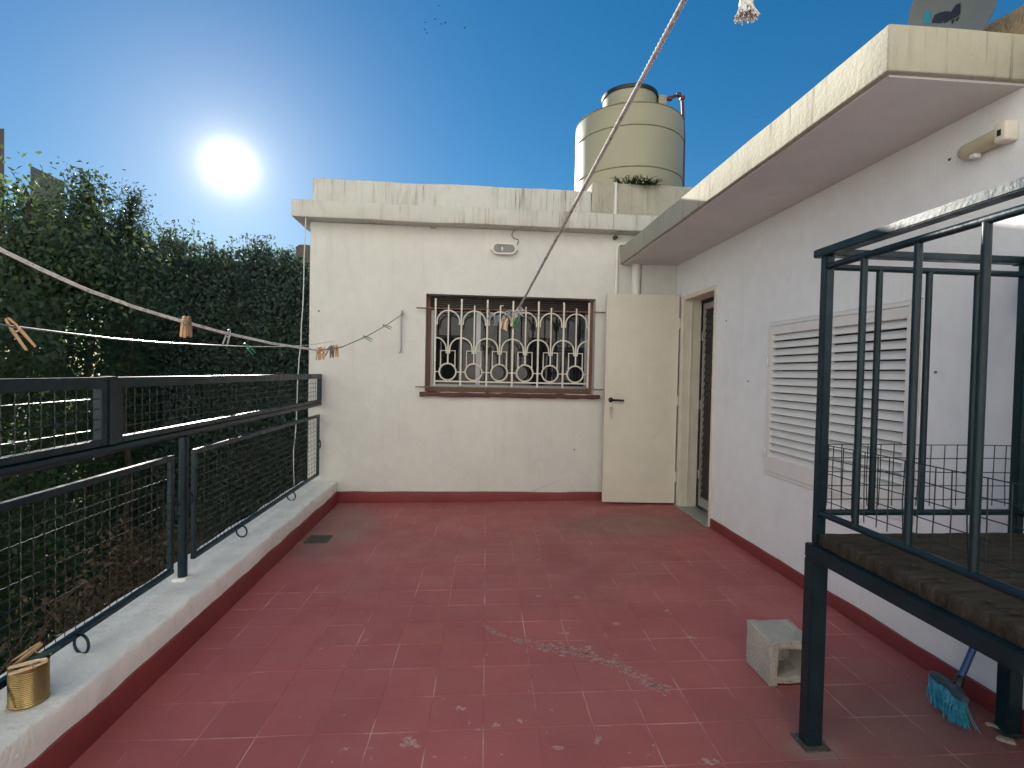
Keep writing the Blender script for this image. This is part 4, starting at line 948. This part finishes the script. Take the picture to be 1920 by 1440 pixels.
# tin of pegs on the ledge
tcn = Vector((-1.402, 1.745, .206)); tt = thing('tin_can', 'ribbed brass coloured tin full of clothes pegs on the white ledge', 'tin can', tcn)
prof = [(.050, 0), (.0525, .002), (.0525, .006), (.0505, .009)]
for i in range(17): z = .012+i*.006; prof += [(.0508, z), (.0488, z+.003)]
prof += [(.0505, .116), (.0505, .124), (.0522, .126), (.0522, .129), (.0495, .129), (.0488, .02), (.001, .018)]
MB().lathe(prof, tcn, 56).build('body', M['tin'], tt, smooth=True)
ed = tcn+Vector((0, 0, .129))
peg('pale', ed+Vector((.029+.0156, -.036+.0126, .007)), 'pale pine clothes peg lying across the front rim of the brass tin', rot=(0, 1.54, .68), sc=1.25)
peg('wood', ed+Vector((-.012, .035, .022)), 'brown pine clothes peg sticking up from the back of the brass tin', rot=(-.9, .35, -.8), sc=1.2)
peg('dark', ed+Vector((.038, .040, .010)), 'dark green plastic clothes peg on the right rim of the brass tin', rot=(1.45, .35, 2.5), sc=1.2)

# ------------------------------------------------------------------ clotheslines
def strand(n, k): return lambda th, S: 1+.16*math.cos(n*(th-k*S))
def vplane(px, py, A, B):
    n = (B-A).cross(Vector((0, 0, 1))); d = ray(px, py); return CAMP+d*((A-CAMP).dot(n)/d.dot(n))
def dense(pts, step):
    out = [pts[0]]
    for a, b in zip(pts, pts[1:]):
        n = max(1, int((b-a).length/step)); out += [a+(b-a)*((i+1)/n) for i in range(n)]
    return out
pole_x, pole_y = -1.33, .72
A1 = at_y(0, 468, 1.4); K1 = at_y(597, 657, 3.0)
r1 = [Vector((pole_x, pole_y, A1.z+.11))] + [vplane(x, y, A1, K1) for x, y in ((0, 468), (83, 508), (167, 545), (250, 575), (333, 600), (420, 624), (510, 644))] + [K1]
m = MB()
off = Vector((0, 0, .0029)); d1_ = dense(r1, .008)
m.tube([p+off for p in d1_], .0029, 9, rfun=strand(3, 260)); m.tube([p-off for p in d1_], .0029, 9, rfun=strand(3, 260))
tag(m.build('clothesline', M['rope'], smooth=True, fix=False), 'doubled off white rope line sloping over the balustrade with pegs at its end', 'clothesline')
r1b = [K1, at_y(640, 651, 3.35), at_y(685, 632, 3.95), at_y(722, 611, 4.5), hk+Vector((0, -.012, .0))]
tag(MB().tube(r1b, .0042, 8).build('line_wire', M['galv'], smooth=True), 'grey wire running from the doubled rope to the steel wall hook', 'wire')
A2 = at_y(25, 612, 1.3); B2 = at_y(622, 640, YB)
r2 = [Vector((pole_x, pole_y-.1, A2.z-.01))] + [vplane(x, y, A2, B2) for x, y in ((0, 608), (25, 612), (120, 624), (215, 635), (300, 642), (380, 646), (468, 650), (530, 650), (580, 647))] + [B2]
tag(MB().tube(r2, .0022, 8).build('line_wire', M['steel'], smooth=True), 'thin shiny wire sagging over the balustrade to the back wall', 'wire')
A3 = at_y(1283, 0, 1.0); K3 = at_y(972, 580, 2.9); dir3 = (A3-K3)/(A3.y-K3.y); end3 = A3+dir3*(YR-A3.y)
m = MB(); m.tube(dense([end3, A3], .05), .0056, 10); m.tube(dense([A3, K3], .006), .0056, 12, rfun=strand(3, 170))
tag(m.build('clothesline', M['rope_grey'], smooth=True, fix=False), 'thick weathered grey rope rising overhead from the peg cluster before the window', 'clothesline')
r3b = [K3, at_y(945, 598, 3.0), at_y(922, 590, 3.6), at_y(913, 577, GY-.01)]
tag(MB().tube(dense(r3b, .05), .003, 6).build('line_wire', M['galv'], smooth=True), 'grey wire tying the thick overhead rope to the window grille', 'wire')
# knot where the thick rope ends
m = MB()
for i in range(5): m.ring(K3+Vector((random.gauss(0, .008), random.gauss(0, .008), random.gauss(-.006, .01))), (random.gauss(0, 1), random.gauss(0, 1), random.gauss(0, .5)), random.uniform(.010, .018), .0045, 16, 6)
for i in range(5):
    d = Vector((random.gauss(0, .6), random.gauss(0, .6), -1)).normalized(); m.tube([K3, K3+d*.03, K3+d*.06+Vector((random.gauss(0, .012), 0, 0))], .0022, 5)
tag(m.build('rope_knot', M['rope_grey'], smooth=True, fix=False), 'grey knot of rope at the lower end of the thick overhead line', 'knot')
# overhead line with frayed tail
T4 = at_y(1400, 0, 1.0); ov_z = T4.z+.22
tag(MB().tube(dense([Vector((XR, 1.0, ov_z+.03)), Vector((T4.x, 1.0, ov_z)), Vector((pole_x, pole_y, ov_z+.10))], .1), .0045, 8).build('line_wire', M['galv'], smooth=True), 'wire crossing high overhead from the side wall to the steel pole', 'wire')
tail = at_y(1399, 14, 1.0); m = MB()
m.tube(dense([Vector((T4.x, 1.0, ov_z)), T4, tail], .006), .013, 14, rfun=strand(3, 110))
for i in range(130):
    a = random.uniform(0, 2*PI); r_ = .012*math.sqrt(random.random()); p = tail+Vector((r_*math.cos(a), r_*math.sin(a), .004))
    d = Vector((math.cos(a)*.35+random.gauss(.05, .12), math.sin(a)*.35+random.gauss(0, .12), -1)).normalized(); L = random.uniform(.012, .030)
    m.tube([p, p+d*L*.5, p+d*L+Vector((random.gauss(0, .002), 0, 0))], .0014, 4, cap=False)
tag(m.build('rope_tail', M['rope'], smooth=True, fix=False), 'frayed off white rope end dangling from the overhead wire', 'rope')
pol = MB().tube([(pole_x, pole_y, .19), (pole_x, pole_y, 2.5)], .02, 14).build('clothesline_pole', M['galv'], smooth=True)
tag(pol, 'steel pole on the white ledge that holds the clotheslines', 'pole')
# pegs on the lines
peg('wood', A2, 'tilted pine clothes peg on the thin shiny wire', rot=(.1, -.55, .75), sc=1.12)
P = vplane(345, 603, A1, K1); peg('wood', P+Vector((0, 0, .0)), 'upright pine clothes peg on the doubled rope over the balustrade', rot=(.05, .02, 1.35), sc=1.1)
peg('brown', P+Vector((.008, .018, .002)), 'grey brown clothes peg pressed behind the upright pine peg on the doubled rope', rot=(-.03, .0, 1.35), sc=1.08)
P = vplane(428, 626, A1, K1); peg('grey', P, 'grey plastic clothes peg on the doubled rope beyond the pine pegs', rot=(.1, .25, .5), sc=1.1)
P = vplane(463, 649, A2, B2); peg('green', P, 'bright green plastic clothes peg clipped on the thin shiny wire', rot=(.2, -.75, .4), sc=1.1)
gk = 'pegs bunched where the doubled rope meets the wall wire'
for i, (dx, kd, lab, rt) in enumerate(((-.002, 'wood', 'brown pine clothes peg in the bunch on the doubled rope end', (.05, .05, .9)), (.018, 'wood', 'brown pine clothes peg in the bunch on the doubled rope end', (0, -.1, .6)),
        (.038, 'pale', 'pale pine clothes peg in the bunch on the doubled rope end', (.1, .1, .5)), (.065, 'dark', 'dark green clothes peg spread open in the bunch on the doubled rope end', (.3, .5, .4)),
        (.090, 'brown', 'grey brown clothes peg in the bunch on the doubled rope end', (.0, -.08, .8)), (.104, 'brown', 'grey brown clothes peg in the bunch on the doubled rope end', (.05, .1, .5)), (.132, 'wood', 'brown pine clothes peg in the bunch on the doubled rope end', (.05, -.1, 1.0)))):
    t = dx/.17; p = K1.lerp(r1b[1], max(0, t)) if dx > 0 else K1.copy(); peg(kd, p, lab, gk, rt, 1.05)
peg('green', r1b[2], 'green plastic clothes peg on the wire near the steel wall hook', rot=(.3, -1.15, .3), sc=1.15)
peg('brown', r1b[3], 'grey brown clothes peg on the wire next to the steel wall hook', rot=(.2, -1.25, .3), sc=1.15)
gk = 'pegs clustered at the end of the thick overhead rope'
for px, py, kd, lab, rt in ((965, 592, 'grey', 'grey clothes peg in the cluster before the barred window', (.2, .3, .2)), (957, 590, 'grey', 'grey clothes peg in the cluster before the barred window', (-.2, -.4, .8)), (974, 588, 'grey', 'grey clothes peg in the cluster before the barred window', (.3, -.2, 1.2)),
        (968, 600, 'green', 'green clothes peg in the cluster before the barred window', (.1, .2, .5)), (944, 599, 'pale', 'yellowish pine clothes peg in the cluster before the barred window', (.05, .1, .3)), (950, 603, 'pale', 'yellowish pine clothes peg in the cluster before the barred window', (-.1, .35, .9)), (962, 600, 'pale', 'yellowish pine clothes peg in the cluster before the barred window', (.1, -.25, .5)), (955, 584, 'grey', 'grey clothes peg in the cluster before the barred window', (.1, 1.1, .5))):
    peg(kd, at_y(px, py, 2.9+random.uniform(-.03, .04)), lab, gk, rt, 1.0)
for px, py, rt in ((921, 590, (.2, .5, .3)), (928, 594, (.0, -.4, .9)), (934, 596, (.3, .2, .5))): peg('grey', at_y(px, py, 3.35), 'grey clothes peg in the small bunch on the wire beside the grille', 'grey pegs on the tie wire', rt, 1.1)

# white cord beside the wall
cp = [at_y(480+x/4.8, 400+y/4.8, 5.0) for x, y in ((448, 125), (440, 260), (432, 420), (430, 620), (420, 860), (408, 1010), (404, 1180), (388, 1300), (380, 1440))]+[at_y(540+x/4.8, 660+y/4.8, 5.0) for x, y in ((85, 300), (75, 640), (50, 900), (55, 1200))]
cp[0] = Vector((cp[0].x, 5.0, 2.705)); tag(MB().tube(cp, .005, 6).build('hanging_cord', M['cord'], smooth=True), 'white cord hanging from the cornice corner down past the balustrade', 'cord')

# ------------------------------------------------------------------ birds
bm_ = MB(); 
for s_ in (-1, 1): bm_.add([(0, .09, 0), (s_*.09, .05, .035), (s_*.24, -.03, .02), (s_*.09, -.05, .03), (0, -.06, 0)], [(0, 1, 3, 4), (1, 2, 3)])
bm_.tube([(0, .16, 0), (0, .11, 0), (0, 0, -.005), (0, -.12, 0), (0, -.20, .003)], [.01, .03, .042, .025, .012], 8)
bme = bm_.mesh('bird', M['bird'], True, fix=False)
for x, y in ((823, 11), (816, 36), (797, 42), (827, 45), (835, 43), (796, 55), (800, 62), (871, 52)):
    o = bpy.data.objects.new('bird', bme); COL.objects.link(o); o.location = at_y(x, y, 60); o.rotation_euler = (random.uniform(-.3, .3), random.uniform(-.4, .4), random.uniform(0, 6)); o.scale = [random.uniform(.6, .85)]*3
    tag(o, 'small dark bird flying in the high flock in the blue sky', 'bird', 'birds in the flock')

# ------------------------------------------------------------------ neighbours beyond the garden
def blockthing(name, lab, cat, x0, x1, y0, y1, z0, z1, mat, **kw): return tag(MB().rbox(x0, x1, y0, y1, z0, z1, .03, .5, .02, 1).build(name, mat, smooth=True), lab, cat)
nb = thing('building', 'dark green gabled building rising behind the leafy trees', 'building', (-14, 18, -3.2))
def far_block(parent, px0, py0, px1, py1, Y, depth, mat):
    a, b = at_y(px0, py0, Y), at_y(px1, py1, Y); k = 1+depth/Y
    lo = [Vector((a.x, Y, -3.2)), Vector((b.x, Y, -3.2)), Vector((b.x*k-.5, Y*k, -3.2)), Vector((a.x*k, Y*k, -3.2))]; hz = (a.z, b.z, b.z-.4, a.z-.4)
    hi = [Vector((p.x, p.y, z)) for p, z in zip(lo, hz)]
    MB().add(lo+hi, [(0, 1, 5, 4), (1, 2, 6, 5), (2, 3, 7, 6), (3, 0, 4, 7), (3, 2, 1, 0)]).build('wall', mat, parent)
    ov = [p+Vector((0, 0, .005)) for p in hi]; MB().add(ov+[p+Vector((0, 0, .12)) for p in hi], [(0, 1, 2, 3), (7, 6, 5, 4), (0, 4, 5, 1), (1, 5, 6, 2), (2, 6, 7, 3), (3, 7, 4, 0)]).build('roof', mat, parent)
far_block(nb, 57, 318, 121, 349, 16, 4, M['farwall'])
q = at_y(8, 246, 18); nb2 = thing('building', 'tall brown building edge beside the leafy trees', 'building', (q.x-2, 20, -3.2))
far_block(nb2, -260, 250, 8, 248, 18, 4, M['farbrown'])
c0, c1 = at_y(541, 458, 13), at_y(577, 460, 13); nb3 = thing('building', 'low brown roof with round chimney behind the creeper wall', 'building', (-3.5, 14, -3.2))
MB().box(-4.85, -1.9, 13.3, 16, -3.2, at_y(560, 490, 13.3).z).build('wall', M['farbrown'], nb3)
MB().lathe([(.24, 0), (.24, c0.z-3.3), (.25, c0.z-3.29), (.25, c0.z-3.24), (.20, c0.z-3.2)], ((c0.x+c1.x)/2, 13.6, 3.3), 24).build('chimney', M['farbrown'], nb3, smooth=True)

# ------------------------------------------------------------------ trees and hedges
def nz(p, f): return mnoise.noise(Vector(p)*f)
def limb_tree(name, label, base, top, crown, clusters, per, lsize, mat, group=None, cl_r=.28, trunk_r=.09, aspect=.5, bias=None):
    t = thing(name, label, 'tree', base, group); base, top = Vector(base), Vector(top)
    tr = MB(); n = 9; pts = [base.lerp(top, i/n)+Vector((mnoise.noise(Vector((i*.5, base.x, 1)))*.18, mnoise.noise(Vector((i*.5, base.x, 5)))*.18, 0)) for i in range(n+1)]
    tr.tube(pts, [trunk_r*(1-.85*i/n)+.012 for i in range(n+1)], 10)
    C = []; R_ = []
    for c, rad in crown:
        k = max(3, int(clusters*rad[0]*rad[1]*rad[2]))
        for i in range(k):
            d = Vector(rng.normal(size=3).tolist()).normalized()*(random.random()**.38)
            p = Vector((c[0]+d.x*rad[0], c[1]+d.y*rad[1], c[2]+d.z*rad[2])); s_ = min(range(n+1), key=lambda j: abs(pts[j].z-(p.z-.35)))
            if i % 2 == 0:
                a = pts[s_]; mid_ = a.lerp(p, .55)+Vector((0, 0, .12)); tr.tube([a, mid_, p], [.022, .013, .005], 5)
            m_ = int(per*random.uniform(.6, 1.4)); q = rng.normal(size=(m_, 3))*cl_r*random.uniform(.7, 1.25)*np.array([1, 1, .75])+np.array(p); C.append(q); R_.append(np.clip(rng.normal(.45+random.gauss(0, .15), .2, m_), 0, 1))
    tr.build('trunk', M['bark'], t, smooth=True, fix=False)
    leaves('crown', np.concatenate(C), rng.uniform(.7, 1.25, sum(map(len, C)))*lsize, M[mat], t, (-.2, -.8, .5), .6, aspect, np.concatenate(R_), .4); return t

def hedge(t, path, z0, topf, N, lsize, mat, depth=.55, lump=.4, nb=(0, -1, .3), name='foliage', side=1, rn=(.42, .22), zpow=1.0, f=1.1, off=0.):
    P_ = [Vector(p) for p in path]; seg = [(P_[i+1]-P_[i]).length for i in range(len(P_)-1)]; tot = sum(seg)
    C = []; Rr = []
    while len(C) < N:
        s = random.random()*tot; i = 0
        while i < len(seg)-1 and s > seg[i]: s -= seg[i]; i += 1
        d = (P_[i+1]-P_[i]).normalized(); p = P_[i]+d*s; nrm = Vector((d.y, -d.x, 0))*side
        tp = topf(p); z = z0+(tp-z0)*random.random()**zpow
        o = lump*(mnoise.noise(Vector((p.x, p.y, z))*f)+.55*mnoise.noise(Vector((p.x, p.y, z*1.2))*f*2.6)) 
        lim = .32+.30*mnoise.noise(Vector((p.x*1.7+9, p.y*1.7, z*1.7)))
        dep = depth*random.random()**1.5
        q = p+nrm*(o-dep+off); C.append((q.x, q.y, z+random.gauss(0, .05))); Rr.append(rn[0]+.35*mnoise.noise(Vector((p.x, p.y, z))*2.3)+random.gauss(0, rn[1]))
    return leaves(name, C, rng.uniform(.65, 1.3, N)*lsize, M[mat], t, nb, 1.3, .55, np.array(Rr), .8)

# creeper-covered garden wall at the far end
gw = thing('garden_wall', 'tall garden wall smothered in dark green creeper beyond the balustrade', 'garden wall', (-4, 10, -3.2))
pa, pb = Vector((-6.2, 9.35, 0)), Vector((-1.4, 10.35, 0)); dd_ = (pb-pa).normalized(); nn_ = Vector((-dd_.y, dd_.x, 0))
tA, tB = at_y(300, 462, 9.5).z, at_y(560, 492, 10).z
def ivytop(p):
    t = (p.x-pa.x)/(pb.x-pa.x); return tA+(tB-tA)*max(0, (t-.15)/.6) + .10*mnoise.noise(Vector((p.x*1.6, 3, 0))) + .07*mnoise.noise(Vector((p.x*5, 7, 0)))
MB().prism([pa+Vector((0, 0, -3.2)), pb+Vector((0, 0, -3.2)), pb+Vector((0, 0, tB-.12)), pa+Vector((0, 0, tA-.12))], nn_*.25).build('wall', M['farwall'], gw)
hedge(gw, [pa, pb], -1.6, ivytop, 52000, .080, 'leaf_ivy', .40, .24, (.3, -1, .3), f=1.4, off=.42)
tw = MB(); TL = []
for i in range(46):
    px = random.choice((random.uniform(292, 430), random.uniform(292, 360), random.uniform(480, 545), random.uniform(430, 560))); b = at_y(px, 470, 9.3+(px-300)*.003); b.z = ivytop(b)-.15
    L = random.uniform(.25, .62) if px < 430 else random.uniform(.2, .36)
    if 485 < px < 530: L += .22
    d = Vector((random.gauss(-.15, .3), random.gauss(-.1, .3), 1)).normalized(); p = [b+d*L*k/5+Vector((.06*math.sin(k+i), 0, -.02*k*k*random.uniform(0, .3)*L)) for k in range(6)]
    tw.tube(p, [.009, .008, .007, .006, .004, .003], 5, cap=False)
    for k in range(1, 6):
        for j in range(7): TL.append(p[k]+Vector((random.gauss(0, .055), random.gauss(0, .055), random.gauss(0, .04))))
tw.build('twigs', M['bark'], gw, fix=False, kind='stuff')
leaves('twig_leaves', [tuple(p) for p in TL], rng.uniform(.05, .095, len(TL)), M['leaf_ivy'], gw, (0, 0, .5), .5, .45, None, .5, kind='stuff')

# long hedge on the left
hg = thing('hedge', 'broad leafy hedge growing close behind the balustrade mesh', 'hedge', (-4.6, 4.5, -3.2))
def htop(p): return 1.95+.030*(p.y-4)+.35*mnoise.noise(Vector((p.x, p.y*.9, 2)))+.2*mnoise.noise(Vector((p.x, p.y*2.6, 4)))
hedge(hg, [(-4.1, 2.6, 0), (-4.3, 4.0, 0), (-4.9, 6.5, 0), (-5.6, 9.4, 0)], -2.4, htop, 56000, .082, 'leaf', .8, .50, (1, -.3, .3), side=1, rn=(.40, .2))
st = MB()
for i in range(12):
    y = 2.8+i*.56; x = -4.75-.11*i; st.tube([(x, y, -3.2), (x+random.gauss(0, .1), y+random.gauss(0, .15), -1), (x+random.gauss(0, .15), y+random.gauss(0, .2), 1.6)], [.05, .035, .012], 6)
st.build('stems', M['bark'], hg, fix=False, kind='stuff')
# dry brown shrub low behind the near panel
ds = thing('dry_shrub', 'dry brown shrub low behind the near mesh panel', 'shrub', (-3.5, 3.8, -3.2))
DC = []
for px, py, X, r, n in ((255, 1100, -2.95, .22, 520), (200, 1150, -2.9, .24, 520), (300, 1060, -3.0, .17, 300), (130, 1130, -3.0, .20, 280), (330, 1030, -3.05, .15, 300), (230, 1030, -3.05, .14, 260)):
    c = at_x(px, py, X); DC.append(rng.normal(size=(n, 3))*np.array([.5, 1, .8])*r+np.array(c))
DC = np.concatenate(DC); leaves('foliage', DC, rng.uniform(.04, .075, len(DC)), M['leaf_dry'], ds, (1, -.3, .3), .6, .45)
st = MB()
for i in range(26):
    c = DC[random.randrange(len(DC))]; st.tube([(-3.5+random.gauss(0, .1), 3.8+random.gauss(0, .2), -3.2), (-3.45+random.gauss(0, .15), 3.7+random.gauss(0, .3), -1.6), tuple(c)], [.02, .014, .005], 5, cap=False)
st.build('stems', M['bark'], ds, fix=False, kind='stuff')

# trees over the hedge
b = at_y(40, 420, 6.4); limb_tree('tree', 'leafy light green tree rising above the hedge beside the tall building edge', (b.x-.2, 6.4, -3.2), (b.x, 6.4, 3.2), [((b.x-.25, 6.5, 2.55), (.95, .7, .85)), ((b.x+.55, 6.7, 2.25), (.6, .6, .75)), ((b.x-.9, 6.2, 2.2), (.8, .7, .8))], 60, 260, .078, 'leaf', 'trees above the hedge', .22)
b = at_y(168, 420, 7.4); limb_tree('tree', 'slim dark tree with a ragged top next to the light green tree', (b.x, 7.4, -3.2), (b.x, 7.4, 3.45), [((b.x-.05, 7.4, 3.38), (.22, .22, .42)), ((b.x+.05, 7.4, 2.75), (.38, .35, .5))], 1300, 75, .066, 'leaf_dark', 'trees above the hedge', .12, .05)
b = at_y(243, 440, 8.0); limb_tree('tree', 'pointed dark evergreen tree next to the creeper wall', (b.x, 8.0, -3.2), (b.x, 8.0, 3.60), [((b.x, 8.0, 3.52), (.14, .15, .36)), ((b.x, 8, 3.05), (.30, .28, .42)), ((b.x, 8, 2.5), (.40, .36, .5))], 1700, 75, .058, 'leaf_dark', 'trees above the hedge', .09, .05, .35)
print('objects', len(bpy.data.objects), 'tiles', sum(1 for t in tiles if t[0]))
